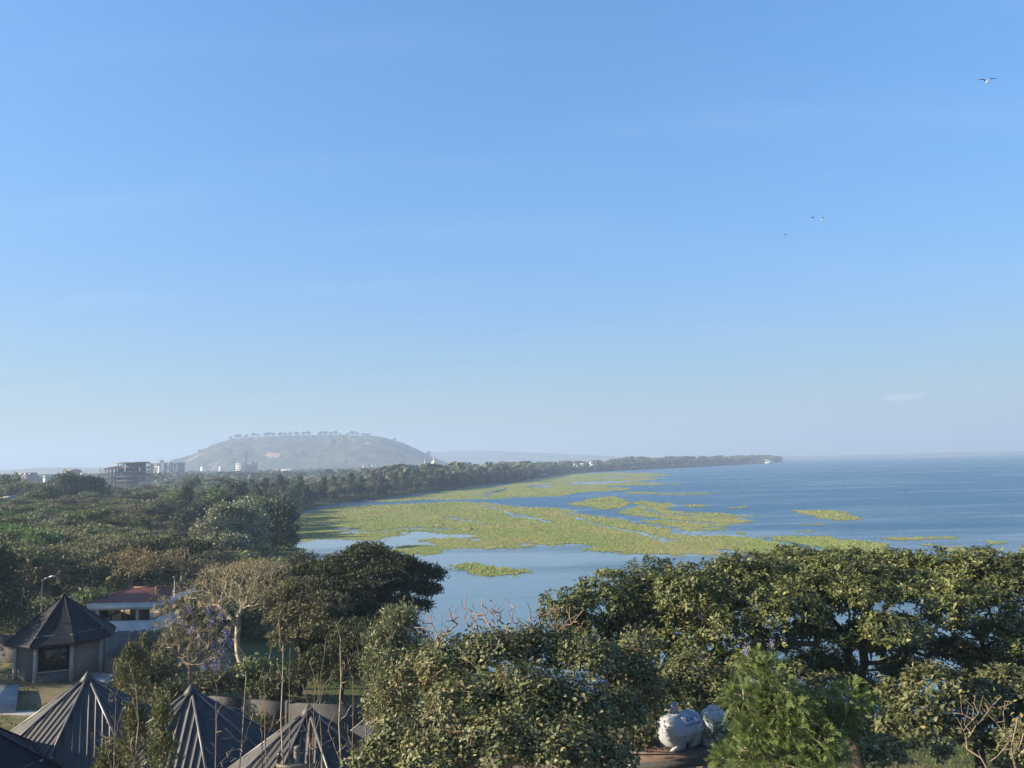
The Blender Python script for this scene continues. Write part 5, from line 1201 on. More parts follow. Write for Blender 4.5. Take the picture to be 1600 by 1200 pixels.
big_tree('broadleaf_tree', 'broad leafy tree with bare reddish twig tips in the middle foreground', 'tree', (at_d(800,1200,24).x, 24.5), mid_bl, 3500, 11, .145, .56, M['l_croton'], M['redbark'], .26, .10, None, 21, whorl=True, step=.5, extra=np.concatenate([mid_extra+np.random.default_rng(s).normal(0, .28, mid_extra.shape)*np.array([1, 1, .7]) for s in range(7)]+[mid_extra]), rmin=.011, lo=-.3, inner=.6, twig=.5)
# narrow leaved tree
euc_bl = [B(622,968,36,26,22),B(604,1000,35,30,28),B(642,1005,36,24,36),B(596,1045,34,28,30),B(630,1050,35,32,34),B(612,1090,34,34,30),B(655,1045,35,20,40)]
big_tree('narrow_leaved_tree', 'pale green narrow leaved tree standing left of the broad leafy tree', 'tree', (at_d(620,1100,35).x, 35), euc_bl, 760, 16, .20, .26, M['l_euc'], M['palebark'], .13, .16, None, 31, up=.2, out=.2, lo=-.6, inner=.7)
# green jacaranda
def fronds(rng, T, O, per, L, name, lm, org, root, n_leaf=20, lf=.05):
    """feathery compound leaves: a rachis with two rows of leaflets"""
    n = len(T)*per; P = np.repeat(T, per, 0); D0 = nrm(np.repeat(O, per, 0)*.7+rdir(rng, n)*.8+np.array([0, 0, .25]))
    side = nrm(np.cross(D0, rdir(rng, n))); nn = np.cross(side, D0); s = np.linspace(.15, 1, n_leaf//2)
    allP, allD, allN = [], [], []
    for sg in (-1, 1):
        q = P[:, None, :]+D0[:, None, :]*(s*L)[None, :, None]-np.array([0, 0, 1])*((s**2)*L*.28)[None, :, None]
        allP.append(q.reshape(-1, 3)); d_ = nrm(side*sg+D0*.45); allD.append(np.repeat(d_, len(s), 0)); allN.append(np.repeat(nn, len(s), 0))
    P2, D2, N2 = map(np.concatenate, (allP, allD, allN)); D2 = nrm(D2+rdir(rng, len(P2))*.25)
    l = lf*rng.uniform(.7, 1.3, len(P2))*2.2
    link(name, leaf_mesh(name, P2-org, D2, N2, l, l*.42, .05, .05), lm, root)
def jac_tree(label, base, blobs, tips, per, L, seed, lm, bm, flowers, fpx, fork=None, n_leaf=20, lf=.06, r0=.09):
    rng = np.random.default_rng(seed); bx, by = base; bz = gz(bx, by); org = np.array([bx, by, bz]); T, O = [], []
    tot = sum(b_[1][0]*b_[1][2] for b_ in blobs)
    for c_, r_ in blobs:
        t_, d_ = blob_tips(rng, c_, r_, max(4, int(tips*r_[0]*r_[2]/tot)), -.5, .8); T.append(t_); O.append(d_)
    T = np.concatenate(T); O = np.concatenate(O); root = thing('jacaranda_tree', label, 'tree', (bx, by, bz))
    if fork is None: fork = org+(T.mean(0)-org)*np.array([.5, .5, .4])
    pos, par = grow(rng, trunk_line(rng, org-[0, 0, .5], fork, 6, .03), T, .6, .3); r = radii(par, r0, .009)
    link('branches', branch_mesh('branches', pos-org, par, r, 5), bm, root)
    fronds(rng, T, O, per, L, 'crown', lm, org, root, n_leaf, lf)
    for (px, py, d, s) in fpx:
        c_ = np.array(at_d(px, py, d)); n = 70
        P = c_+rng.normal(0, 1, (n, 3))*np.array([.5, .5, 1.0])*s; l = s*rng.uniform(.35, .6, n)
        link('blossom', leaf_mesh('blossom', P-org, rdir(rng, n), rdir(rng, n), l, l*.7, .2, .1), M['l_purple'], root)
    return root
JD = 16.0
jb = [(1185,1040,0.6,30,14),(1210,1065,.3,26,22),(1170,1095,.3,30,26),(1225,1110,0,40,32),(1185,1140,0,34,28),(1255,1150,-.3,46,30),(1305,1130,.3,30,28),(1330,1095,.6,28,24),(1195,1185,-.6,50,24),(1285,1185,-.6,40,24),(1240,1195,-.8,50,18),(1180,1060,.6,20,20),(1140,1190,-.3,24,14),(1270,1115,.2,30,24)]
jf = [(1165,1016,.6,.06),(1205,1006,.6,.05),(1249,1067,.2,.05),(1257,1083,.2,.045),(1326,1085,.5,.065),(1357,1099,.6,.055),(1175,1105,.1,.055),(1231,1129,-.2,.05),(1144,1182,0,.05),(1219,1104,0,.045),(1322,1092,.5,.05)]
jac_tree('bright green feathery jacaranda with purple blossom spikes right of the water tanks', (at_d(1235,1200,JD).x, JD), [B(a, b_, JD+d_, c_, e_) for a, b_, d_, c_, e_ in jb],
         520, 5, .33, 41, M['l_jac'], M['palebark'], None, [(a, b_, JD+d_, s_*1.05) for a, b_, d_, s_ in jf], n_leaf=30, lf=.02, r0=.07)
jac_tree('dry brownish jacaranda with scattered mauve blossom in front of the pale bare tree', (at_d(299,1070,52).x, 52),
         [B(270,960,54,28,30),B(310,965,54,34,36),B(340,990,53,26,34),B(290,1005,53,36,28),B(320,1030,52,34,20),B(265,1000,54,20,30),B(255,940,55,16,16)], 430, 1, .42, 42, M['l_brown'], M['twig'], None,
         [(345,962,53,.22),(352,990,53,.26),(330,975,53,.2),(348,1022,52.5,.3),(335,1034,52.5,.28),(310,1015,52.5,.18),(355,1040,52.5,.2),(270,938,54,.15),(300,985,52.5,.18),(360,1005,53,.2),(345,1010,53,.24),(318,1040,52,.2),(285,975,53,.16),(312,995,52.8,.2),(332,1005,52.8,.2),(296,955,53.5,.16),(325,955,53.5,.18),(338,1045,52.3,.22)], fork=np.array(at_d(297,1040,52)), n_leaf=10, lf=.075, r0=.14)
# pale leafless tree
bare_bl = [B(300,925,72,28,20),B(335,905,73,34,18),B(380,895,74,36,18),B(420,905,73,32,22),B(445,925,72,26,18),B(365,925,71,40,26),B(405,935,70,36,26),B(320,945,70,26,16),B(395,885,76,40,12),B(440,895,75,26,16),B(345,890,76,30,12)]
big_tree('bare_tree', 'leafless spreading tree with pale branches behind the mauve jacaranda', 'tree', (at_d(374,1040,70).x, 70), bare_bl, 1500, 3, .17, .5, M['l_gold'], M['palebark'], .25, .2, np.array(at_d(372,978,70)), 51, step=.8, rmin=.013, inner=.8, jit=.16, lo=-.5, wp=.4, ex=.5, upw=.7)
# dark acacia group by the water
big_tree('acacia_tree', 'large dark green acacia overhanging the calm water', 'tree', (at_d(560,1040,76).x, 76), [B(575,868,78,40,14),B(545,885,76,46,18),B(610,885,77,44,18),B(640,900,78,42,20),B(665,900,78,26,18),B(585,905,74,50,20),B(520,910,75,40,20),B(635,925,76,44,16),B(560,935,73,46,20),B(610,945,75,36,14),B(670,925,77,20,16),B(572,856,80,20,8),B(560,965,72,44,20),B(605,970,73,36,16),B(520,975,72,40,20),B(545,1000,70,44,20),B(500,1010,69,36,20),B(645,950,75,30,12),B(500,892,77,42,13),B(462,903,76,36,13),B(480,926,74,42,16),B(440,915,76,26,10)],
         2200, 26, .30, .5, M['l_acdark'], M['bark'], .4, .30, None, 61, up=.9, out=.2, flat=.4, step=.9, lo=-.15, inner=.45)
big_tree('acacia_tree', 'olive green acacia left of the large dark one, below the pale bare tree crown', 'tree', (at_d(470,1040,68).x, 68), [B(470,925,70,40,20),B(505,950,68,40,22),B(460,965,68,38,22),B(440,945,70,26,20),B(500,985,66,38,22),B(455,1000,66,32,20)], 700, 24, .28, .5, M['l_olive'], M['bark'], .3, .28, None, 62, up=.8, flat=.45, step=.9, lo=-.2, inner=.5)
big_tree('acacia_bush', 'dark green acacia bush behind the bare saplings', 'shrub', (at_d(530,1060,60).x, 60), [B(520,1030,60,40,22),B(560,1020,60,34,24),B(490,1045,60,36,18),B(545,1055,58,44,16),B(585,1040,58,30,24),B(560,990,63,40,20)], 560, 22, .24, .5, M['l_acdark'], M['bark'], .16, .24, None, 63, up=.7, flat=.6, step=.7, lo=-.3, inner=.5)
# dark tree on the left edge; crown extended out of view to shade the hut
big_tree('dark_evergreen_tree', 'dark evergreen tree filling the left edge beside the street lamp', 'tree', (at_d(-70,1000,82).x, 82), [B(-330,885,70,90,60),B(-250,875,74,80,60),B(-400,900,68,80,60),B(-60,885,82,60,45),B(-130,870,80,70,50),B(-100,930,78,60,40),B(-200,880,78,60,50),B(5,895,84,26,26),B(15,930,83,28,26),B(-15,920,86,34,40),B(22,960,82,22,20),B(0,965,83,30,22)], 1700, 26, .34, .55, M['l_shore'], M['bark'], .25, .4, None, 64)
# lakeside clump of round trees
clumpD = 200.0
for i, (lab, bp, D_, bl, lm) in enumerate((
    ('tall dark round tree at the right end of the lakeside clump', 425, 205, [B(405,805,205,26,20),B(435,800,205,26,20),B(450,822,204,18,22),B(420,830,202,34,22),B(445,845,204,20,14),B(395,835,203,22,20)], M['l_shore']),
    ('pale grey green tree in the middle of the lakeside clump', 385, 190, [B(385,800,192,24,18),B(365,815,190,26,20),B(395,822,189,24,20),B(350,835,188,26,18),B(380,845,187,34,16)], M['l_grey']),
    ('bushy grey green tree at the left end of the lakeside clump', 345, 180, [B(345,805,186,18,14),B(330,830,182,26,18),B(350,850,178,34,14),B(320,850,180,24,14)], M['l_grey']))):
    big_tree('lakeside_tree', lab, 'tree', (at_d(bp, 860, D_).x, D_), bl, 420, 22, .6, .6, lm, M['bark'], .35, .55, None, 70+i, step=1.6, rmin=.03)['group' if False else 0]['group'] = 'lakeside clump of trees'
# wispy conifers
def conifer(label, px, py0, py1, D, wpx, seed, n=260, loose=1.0):
    rng = np.random.default_rng(seed); b = at_d(px, py1, D); bz = min(gz(b.x, D), b.z); top = at_d(px, py0, D); H = top.z-bz; w = wpx*D/F/2
    org = np.array([b.x, D, bz]); z = rng.uniform(.08, 1, n)**.8*H; a = rng.uniform(0, 2*np.pi, n); pr = np.clip(1.15-(z/H)**2.5, .12, 1)*w*(.45+1.1*vnoise(a*1.4+seed, z*1.7, seed)); rr = pr*np.sqrt(rng.uniform(.1, 1, n))*loose*1.35
    T = np.stack([rr*np.cos(a), rr*np.sin(a), z], 1); root = thing('conifer_shrub', label, 'shrub', tuple(org))
    pos, par = grow(rng, np.array([[0, 0, -.3], [0, 0, H*.3], [0, 0, H*.6], [0, 0, H*.95]]), T, .4, .25); link('branches', branch_mesh('branches', pos, par, radii(par, .06, .006), 4), M['twig'], root)
    per = 20; P = np.repeat(T, per, 0); m_ = len(P); Dv = nrm(np.array([0, 0, .9])+rdir(rng, m_)*.8+np.stack([np.cos(a), np.sin(a), 0*a], 1).repeat(per, 0)*.35)
    l = .19*rng.uniform(.6, 1.3, m_)*(D/26)**.5; link('crown', leaf_mesh('crown', P+rng.normal(0, .10, (m_, 3))*np.array([1, 1, 1.4]), Dv, rdir(rng, m_), l, l*.22, .05, 0), M['l_conifer'], root)
conifer('wispy olive conifer column in front of the second ribbed roof', 250, 1098, 1235, 25, 46, 81, 210)
conifer('small wispy conifer between the ribbed roof and the dark terrace', 204, 1008, 1082, 52, 46, 82, 260, .9)
conifer('wispy conifer sprig behind the leftmost ribbed roof', 222, 992, 1060, 56, 18, 83, 90, .9)
conifer('small conifer at the lower edge between two ribbed roofs', 208, 1105, 1230, 27, 44, 84, 200, 1.0)
conifer('low conifer tuft under the leftmost ribbed roof', 168, 1165, 1240, 24, 50, 85, 150, 1.0)
# bare saplings
def sapling(label, px, py0, py1, D, spread, nt_, seed, mat, leaf=0, r0=.035):
    rng = np.random.default_rng(seed); b = at_d(px+rng.uniform(-6, 6), py1, D); bz = min(gz(b.x, D), b.z); tp = at_d(px, py0, D); org = np.array([b.x, D, bz]); H = tp.z-bz; s = D/F
    trunk = np.stack([np.linspace(0, tp.x-b.x, 8)+np.cumsum(rng.normal(0, .06, 8)), np.cumsum(rng.normal(0, .06, 8)), np.linspace(-.3, H, 8)], 1)
    nt_ = int(nt_*2.6); hh = rng.uniform(.4, 1.12, nt_)*H; sp_ = spread*s*np.clip(1.5-1.1*hh/H, .25, 1.2); T = np.stack([(tp.x-b.x)*hh/H+rng.normal(0, 1, nt_)*sp_, rng.normal(0, 1, nt_)*sp_, hh+np.abs(rng.normal(0, .2, nt_))], 1)
    pos, par = grow(rng, trunk, T, .2, .02, .08, -.04, 1.3); r = radii(par, r0*.8, .007, .55)
    root = thing('bare_sapling', label, 'sapling', tuple(org), 0, 'bare saplings'); link('branches', branch_mesh('branches', pos, par, r, 5), mat, root)
    if leaf:
        P, Dv, N, l, w = leaves_at(rng, T, np.tile([0, 0, 1.], (nt_, 1)), leaf, .06, .10, .5); link('leaves', leaf_mesh('leaves', P, Dv, N, l, w), M['l_gold'], root)
sap = [(371,1060,1260,25,24,18,'bare forked sapling in front of the second ribbed roof'),(340,1090,1250,24,22,12,'thin bare shoots left of the forked sapling'),(425,1055,1260,27,10,6,'bare straight stem left of the utility pole'),(436,1012,1260,28,8,5,'tallest pale stem with a stub top left of the utility pole'),
       (455,1040,1260,28,9,5,'slim bare stem directly above the utility pole'),(480,1062,1260,26,14,8,'bare forked stem at the apex of the grey ribbed roof'),(531,1008,1260,26,14,8,'tall straight pale stem right of the grey ribbed roof'),(512,1050,1260,27,10,7,'thin brown stem beside the tall pale one'),(545,1060,1260,25,16,10,'twiggy brown sapling right of the tall pale stem'),
       (407,1085,1260,25,14,9,'twiggy low sapling between the forked sapling and the pole'),(563,1040,1260,30,10,7,'thin bare stem in front of the half hidden roof'),(178,1090,1260,23,20,14,'bare sapling with a few dry leaves in front of the leftmost ribbed roof'),(204,1070,1260,24,8,6,'slender pale stem right of the leftmost ribbed roof'),(497,1110,1260,23,20,14,'dense bare twigs at the lower edge right of the pole'),(590,1075,1260,26,18,12,'bare twigs at the left flank of the broad leafy tree')]
for i, (px, a, b_, D_, s_, n_, lab) in enumerate(sap): sapling(lab, px, a, b_, D_, s_, n_, 90+i, M['palebark'] if i in (0, 3, 6, 12) else M['twig'], 3 if i in (11, 14) else 0, .04 if i in (0, 3, 6) else .028)
# dense pale twigs shrub at the lower right
rng = np.random.default_rng(140)
def twig_shrub(label, px, py_base, D, tips, seed, r0, leaf):
    rng = np.random.default_rng(seed); b = at_d(px, py_base, D); org = np.array([b.x, D, b.z-.6]); T = np.array([at_d(x, y, D+rng.normal(0, .3))[:] for x, y in tips])
    root = thing('twig_shrub', label, 'shrub', tuple(org)); bz = gz(b.x, D); tr = np.array([[0, 0, bz-org[2]-.3], [0, 0, (bz-org[2])*.5], [0, 0, 0], [.03, 0, .35]]); 
    pos, par = grow(rng, tr, T-org, .2, .03, .05, -.03, 1.3); link('branches', branch_mesh('branches', pos, par, radii(par, r0, .007, .52), 6), M['twig'], root)
    s_ = rng.permutation(len(T))[:leaf]; P, Dv, N, l, w = leaves_at(rng, T[s_]-org, np.tile([0, 0, 1.], (leaf, 1)), 3, .04, .13, .5); link('leaves', leaf_mesh('leaves', P, Dv, N, l, w), M['l_gold'], root)
tw = [(1506+rng.normal(0, 4)+x, y+rng.normal(0, 4)) for dx_ in (0, 5) for x, y in ((0+dx_,1080+dx_),(12,1092),(22,1085),(34,1095),(-15,1125),(-8,1110),(4,1120),(28,1108),(40,1105),(56,1092),(66,1098),(74,1102),(48,1125),(-12,1135),(0,1130),(85,1120),(80,1135),(92,1140),(20,1130),(14,1110),(60,1115),(5,1168),(22,1170),(70,1155),(80,1160),(35,1120),(46,1108),(26,1098),(62,1130),(-4,1145),(10,1100),(18,1120),(86,1165))]
twig_shrub('pale leafless twig shrub at the lower right in front of the shore grass', 1548, 1200, 19, tw, 141, .028, 8)
tw2 = [(1590+x, y) for x, y in ((0,1120),(8,1140),(-6,1150),(14,1130),(4,1165),(-10,1170),(18,1160))]
twig_shrub('thin twigs at the very right edge of the foreground', 1592, 1215, 18, tw2, 142, .03, 4)
# mossy log / boulders below the big fig
def boulder(label, px, py, D, r, seed):
    rng = np.random.default_rng(seed); c_ = at_d(px, py, D); V = []; k, n = 12, 8
    for i in range(n+1):
        for j in range(k):
            t_, a = math.pi*i/n, 2*math.pi*j/k; d = Vector((math.sin(t_)*math.cos(a), math.sin(t_)*math.sin(a), math.cos(t_)*.7)); q = 1+.35*(float(fbm(d.x*1.5+seed, d.y*1.5+d.z, seed))-.5)*2
            V.append((d*r*q)[:])
    o = MB().add(V, [(i*k+j, (i+1)*k+j, (i+1)*k+(j+1)%k, i*k+(j+1)%k) for i in range(n) for j in range(k)]).build('boulder', M['rock'], None, True, (c_.x, D, gz(c_.x, D)+r*.3)); tag(o, label, 'rock', 'boulders under the fig')
for i, (px, py, D_, r_) in enumerate(((1322,1131,40,.5),(1332,1112,42,.9),(1240,1180,36,.5))): boulder(['small pale boulder right of the feathery jacaranda', 'grey boulder in the shade under the big fig', 'half hidden boulder below the feathery jacaranda'][i], px, py, D_, r_, 150+i)
# dry golden-leaved trees beyond the gatehouse
dry = [(95,118,1.12,'dry golden tree behind the apex of the smooth-roofed hut'),(150,128,1.25,'dry brown tree left of the gatehouse roof'),(215,112,1.2,'wide dry tree with pale limbs directly behind the gatehouse'),(285,118,1.15,'dry golden tree right of the gatehouse roof'),(45,108,0.95,'dry twiggy tree beside the dark left edge tree'),(262,140,1.2,'dry tree with long pale limb above the gatehouse'),(120,150,1.1,'brown dry tree far behind the smooth-roofed hut'),(330,128,1.0,'dry tree above the pale bare crown'),(385,120,.85,'low dry tree right above the pale bare crown'),(190,150,1.1,'dry brown crown far behind the gatehouse roof')]
for i, (px, D_, s_, lab) in enumerate(dry):
    x_ = (px-800)/F*D_; place_tree('dry_tree', lab, 'tree', DR[i % 3], (x_, D_, gz(x_, D_)), s_, i*1.9, M['l_gold'] if i % 2 == 0 else M['l_olive'], M['twig'] if i % 3 else M['palebark'], 'dry trees behind the gatehouse', part='branches')
# shrubs round the huts
SHB = proto_round(500, 1.6, 2.2, .22, 9, 12, 18)
shr = [(20,100,1.5,'l_green2'),(60,96,1.3,'l_green2'),(115,95,1.4,'l_conifer'),(140,100,1.6,'l_green2'),(265,74,1.5,'l_green2'),(255,68,1.2,'l_olive'),(400,66,1.3,'l_green2'),(430,62,1.2,'l_acdark'),(330,64,1.1,'l_green2'),(240,66,1.0,'l_acdark'),(210,62,1.0,'l_acdark'),(285,60,1.1,'l_acdark'),(360,90,1.6,'l_acdark'),(420,95,1.9,'l_acdark'),(445,110,1.9,'l_olive'),(405,52,.9,'l_conifer'),(350,46,.8,'l_conifer'),(470,150,2.0,'l_acdark'),(300,95,1.7,'l_olive')]
slab_ = ['left of the street lamp','behind the street lamp','behind the smooth roof apex','between the smooth roof and the gatehouse','right of the pale lamp pole','below the pale lamp pole','beneath the pale bare tree','right of the pale bare tree trunk','under the mauve jacaranda','in the shade of the sheet fence','below the sheet fence','behind the second ribbed roof apex','behind the pale bare tree','left behind the large dark acacia','above the olive acacia','by the pale path right of the second ribbed roof','at the near side of the pale path','on the shore behind the large dark acacia','left behind the pale bare tree']
for i, (px, D_, s_, mm) in enumerate(shr):
    x_ = (px-800)/F*D_; place_tree('leafy_shrub', 'small leafy shrub '+slab_[i], 'shrub', SHB, (x_, D_, gz(x_, D_)), s_, i*1.3, M[mm], M['twig'], 'shrubs round the huts')

# ------------------------------------------------------------------ woodland on the left
rng = np.random.default_rng(77); pts = []
def clear(x, y):
    return any((x-q[0])**2+(y-q[1])**2 < q[2]**2 for q in KEEP)
KEEP = [(gx0+3, 89, 13), (h1p[0], h1p[1], 9)] + [((px-800)/F*d_, d_, 5.5*s_) for px, d_, s_, _ in dry] + [(at_d(425,860,205).x, 205, 11), (at_d(385,860,190).x, 190, 10), (at_d(345,860,180).x, 180, 9), (at_d(8,780,330).x, 330, 10), (at_d(560,1040,76).x, 76, 14), (at_d(470,1040,68).x, 68, 10), (at_d(374,1040,70).x, 70, 12)]
tries = 0
while tries < 30000 and len(pts) < 290:
    tries += 1; y = 112*(440/112)**(rng.uniform(0, 1)); x = rng.uniform(-.70*y-6, -.20*y)
    P = np.array([[x, y]])
    if not in_poly(P, LAND)[0] or dist_line(P, SHORE)[0] < 5: continue
    sp = 7.0 if y < 200 else (8.6 if y < 300 else 10.5)
    if 800+x/y*F > 280 and y < 215 or 800+x/y*F > 228 and 150 < y < 235: continue
    if clear(x, y) or any((x-a)**2+(y-b_)**2 < sp**2 for a, b_ in pts): continue
    pts.append((x, y))
PXF = {}
for i, (x, y) in enumerate(pts):
    px = 800+x/y*F; z = gz(x, y); dsh = float(dist_line(np.array([[x, y]]), SHORE)[0]); u = rng.uniform()
    if dsh < 40 and y > 210:
        pr, nm, lab, mm, s_ = (CO if u < .35 else RO)[i % 2], 'shore_tree', 'dark leafy tree in the belt along the near shore', M['l_shore'], rng.uniform(.8, 1.1)
    elif u < .66 or px < 60 and u < .6:
        k = rng.uniform(); mm = M['l_olive'] if k < .5 else (M['l_brown'] if k < .7 else (M['l_green'] if k < .9 else M['l_acdark']))
        pr, nm, s_ = AC[i % 4], 'umbrella_acacia', rng.uniform(.8, 1.25)
        lab = {'l_olive': 'flat olive acacia in the left woodland', 'l_brown': 'flat brownish acacia in the left woodland', 'l_green': 'flat bright green acacia in the left woodland', 'l_acdark': 'flat dark green acacia in the left woodland'}[[q for q in ('l_olive', 'l_brown', 'l_green', 'l_acdark') if M[q] is mm][0]]
    elif u < .93:
        k = rng.uniform(); mm = M['l_green2'] if k < .55 else (M['l_grey'] if k < .8 else M['l_green'])
        pr, nm, s_ = RO[i % 3], 'woodland_tree', rng.uniform(.62, .98)
        lab = {'l_green2': 'round mid green tree in the left woodland', 'l_grey': 'round grey green tree in the left woodland', 'l_green': 'round bright green tree in the left woodland'}[[q for q in ('l_green2', 'l_grey', 'l_green') if M[q] is mm][0]]
    else:
        pr, nm, lab, mm, s_ = DR[i % 3], 'dry_tree', 'twiggy half bare tree in the left woodland', M['l_brown'], rng.uniform(.8, 1.05)
    place_tree(nm, lab, 'tree', pr, (x, y, z-.2), s_, rng.uniform(0, 6.28), mm, M['bark'] if nm != 'dry_tree' else M['twig'], lab.replace('tree in', 'trees in').replace('acacia in', 'acacias in'))
# taller single trees that stand out of it
for px, D_, s_, pr, mm, lab in ((75,300,1.5,RO[0],'l_green2','large spreading green tree left of the dark skyline group'),(92,345,1.75,RO[1],'l_shore','leftmost tall tree of the dark skyline group'),(112,350,1.8,RO[2],'l_shore','second tall tree of the dark skyline group'),(128,350,1.75,RO[0],'l_shore','third tall tree of the dark skyline group'),(145,355,1.65,RO[1],'l_shore','rightmost tall tree of the dark skyline group'),(20,380,1.75,RO[2],'l_green2','broad tree on the skyline at the left edge'),(45,360,1.9,AC[0],'l_olive','flat crowned tree on the skyline near the left edge'),
                              (272,300,1.15,RO[1],'l_green','bright green tree in the middle of the left woodland'),(338,270,1.3,RO[2],'l_green','tall bright green tree above the lakeside clump'),(388,290,1.35,AC[1],'l_green','wide bright green acacia behind the lakeside clump'),(248,285,.7,RO[0],'l_grey','small pale round tree left of the bright green one'),(300,480,1.5,RO[0],'l_green2','tall pale tree on the skyline below the grey apartment block'),(345,470,1.6,AC[2],'l_olive','wide umbrella crown on the skyline below the striped office block'),(187,205,.8,RO[1],'l_green2','tree beside the fan palm')):
    x_ = (px-800)/F*D_; place_tree('standout_tree', lab, 'tree', pr, (x_, D_, gz(x_, D_)), s_, px*.7, M[mm], M['bark'], 'taller trees standing out of the woodland')
# fan palm
x_ = (193-800)/F*195; t = thing('palm_tree', 'small fan palm with pale fronds in the middle of the left woodland', 'tree', (x_, 195, gz(x_, 195))); 
MB().tube([(0,0,-.3), (.1,0,2.5), (.05,.1,6.0)], [.28,.2,.17], 8).build('trunk', M['bark'], t, True)
rg = np.random.default_rng(5)
for k in range(16):
    a, e = k*2.4, rg.uniform(-.5, 1.1); d = np.array([math.cos(a)*math.cos(e), math.sin(a)*math.cos(e), math.sin(e)]); n = 9
    tip = np.array([.05, .1, 6.0])+d*1.1; sv = nrm(np.cross(d, [0, 0, 1])); fan = np.linspace(-1.1, 1.1, n); Dv = np.array([nrm(d*math.cos(f_)+sv*math.sin(f_)) for f_ in fan])
    V, f1, f2 = kites(np.tile(tip, (n, 1)), Dv, np.tile(np.cross(sv, d), (n, 1)), np.full(n, .95), np.full(n, .2), .1, .2)
    V0, Q0 = frusta(np.array([[.05, .1, 6.0]]), tip[None], np.array([.03]), np.array([.02]), 4)
    mb = MB().add(V, (), np.concatenate([f1, f2])); mb.add(V0, Q0); mb.build('frond', M['l_conifer'], t)
# belt of trees along the lake shore, each its own
rng = np.random.default_rng(33); SH2 = SHORE[9:24]; k = 0; seg = np.array(SH2); dl = np.sqrt((np.diff(seg, axis=0)**2).sum(1)); cum = np.concatenate([[0], np.cumsum(dl)]); s = 0.0
BELT = []
while s < cum[-1]:
    j = min(np.searchsorted(cum, s, 'right')-1, len(dl)-1); f_ = (s-cum[j])/dl[j]; q = seg[j]+(seg[j+1]-seg[j])*f_; tdir = (seg[j+1]-seg[j])/dl[j]; nn = np.array([tdir[1], -tdir[0]])
    for row in (4, 13, 25):
        c_ = q+nn*(row+rng.uniform(-3, 3)); 
        if not in_poly(c_[None], LAND)[0]: c_ = q-nn*(row+rng.uniform(-3, 3))
        if in_poly(c_[None], LAND)[0] and c_[1] > 395: BELT.append(c_)
    s += rng.uniform(7, 10)*(1+cum[j]*0 + max(0, q[1]-500)/700)
for i, c_ in enumerate(BELT):
    u = rng.uniform(); pr = CO[i % 2] if u < .38 else RO[i % 3]; far_ = c_[1] > 620
    mm = M['l_shore'] if u < .6 else (M['l_green2'] if u < .85 else M['l_grey'])
    lab = ('dark slender tree' if u < .38 else ('dark round tree' if u < .6 else ('green round tree' if u < .85 else 'grey green round tree')))+(' in the far part of the shore tree belt' if far_ else ' in the near part of the shore tree belt')
    place_tree('shore_tree', lab, 'tree', pr, (c_[0], c_[1], gz(*c_)-.2), rng.uniform(.85, 1.2)*(1.0 if not far_ else 1.1), rng.uniform(0, 6.28), mm, M['bark'], lab.replace(' tree', ' trees', 1))
print('belt', len(BELT), 'wood', len(pts))

# alike trees are told apart by band and order from the left
def ordinal(n): return str(n)+({1: 'st', 2: 'nd', 3: 'rd'}.get(n % 10, 'th') if not 10 < n % 100 < 14 else 'th')
BANDS = ((140, 'nearest'), (175, 'second nearest'), (215, 'third nearest'), (260, 'middle'), (310, 'third furthest'), (365, 'second furthest'), (9999, 'furthest'))
grp = {}
for o in C.objects:
    if o.name.split('.')[0] in ('umbrella_acacia', 'woodland_tree', 'dry_tree', 'shore_tree') and (' in the left woodland' in o['label'] or 'shore tree belt' in o['label'] or 'the near shore' in o['label']):
        bn = next(b_ for a, b_ in BANDS if o.location.y < a) if 'belt' not in o['label'] or 'the near shore' in o['label'] else ''
        grp.setdefault((o['label'], bn), []).append(o)
for (lab, bn), os_ in grp.items():
    os_.sort(key=lambda o: o.location.x/o.location.y)
    for i, o in enumerate(os_):
        o['label'] = ('only ' if len(os_) == 1 else ordinal(i+1)+' from left, ')+lab.replace(' in the left woodland', ' in '+bn+' row of the woodland').replace('in the belt along', 'in the '+bn+' row along')
# ------------------------------------------------------------------ far woods that read as one mass
rng = np.random.default_rng(55)
CL = [far_tree_cloud(np.random.default_rng(600+i), 5.5, 10.0, 150, 1.25, i % 2 == 0) for i in range(5)]
CF = [far_tree_cloud(np.random.default_rng(620+i), 7.0, 12.0, 54, 3.0, i == 0) for i in range(4)]
def far_mass(name, label, locs, clouds, lm):
    Vs, Fs, Qs, n = [], [], [], 0
    for (x, y, z, s_) in locs:
        V, T3, Vs4, q4 = clouds[rng.integers(len(clouds))]; a = rng.uniform(0, 6.28); ca, sa = math.cos(a), math.sin(a); R_ = np.array([[ca, sa, 0], [-sa, ca, 0], [0, 0, 1]])*s_
        Vs.append(V@R_+[x, y, z]); Fs.append(T3+n); n += len(V); Vs.append(Vs4@R_+[x, y, z]); Qs.append(q4+n); n += len(Vs4)
    return tag(link(name, mesh_np(name, np.concatenate(Vs), [np.concatenate(Fs), np.concatenate(Qs)]), lm), label, 'woodland', None, 'stuff')
def scatter(n, y0, y1, x_lo, x_hi, dmin, keepout=()):
    out = []; 
    Y = np.exp(rng.uniform(math.log(y0), math.log(y1), n*3)); X = Y*rng.uniform(x_lo, x_hi, n*3)
    P = np.stack([X, Y], 1); ok = in_poly(P, LAND) & (dist_line(P, SHORE) > dmin); P = P[ok][:n]; Z = terrain(P[:, 0], P[:, 1])
    return [(a, b_, c_-.3, rng.uniform(.75, 1.25)) for (a, b_), c_ in zip(P, Z) if not any(abs(a-k_[0]) < k_[2] and abs(b_-k_[1]) < k_[3] for k_ in keepout)]
ko = [(fr.location.x, 800, 32, 22), (at_d(257,735,1500).x, 1490, 42, 45), (at_d(541,735,800).x, 800, 8, 16)]
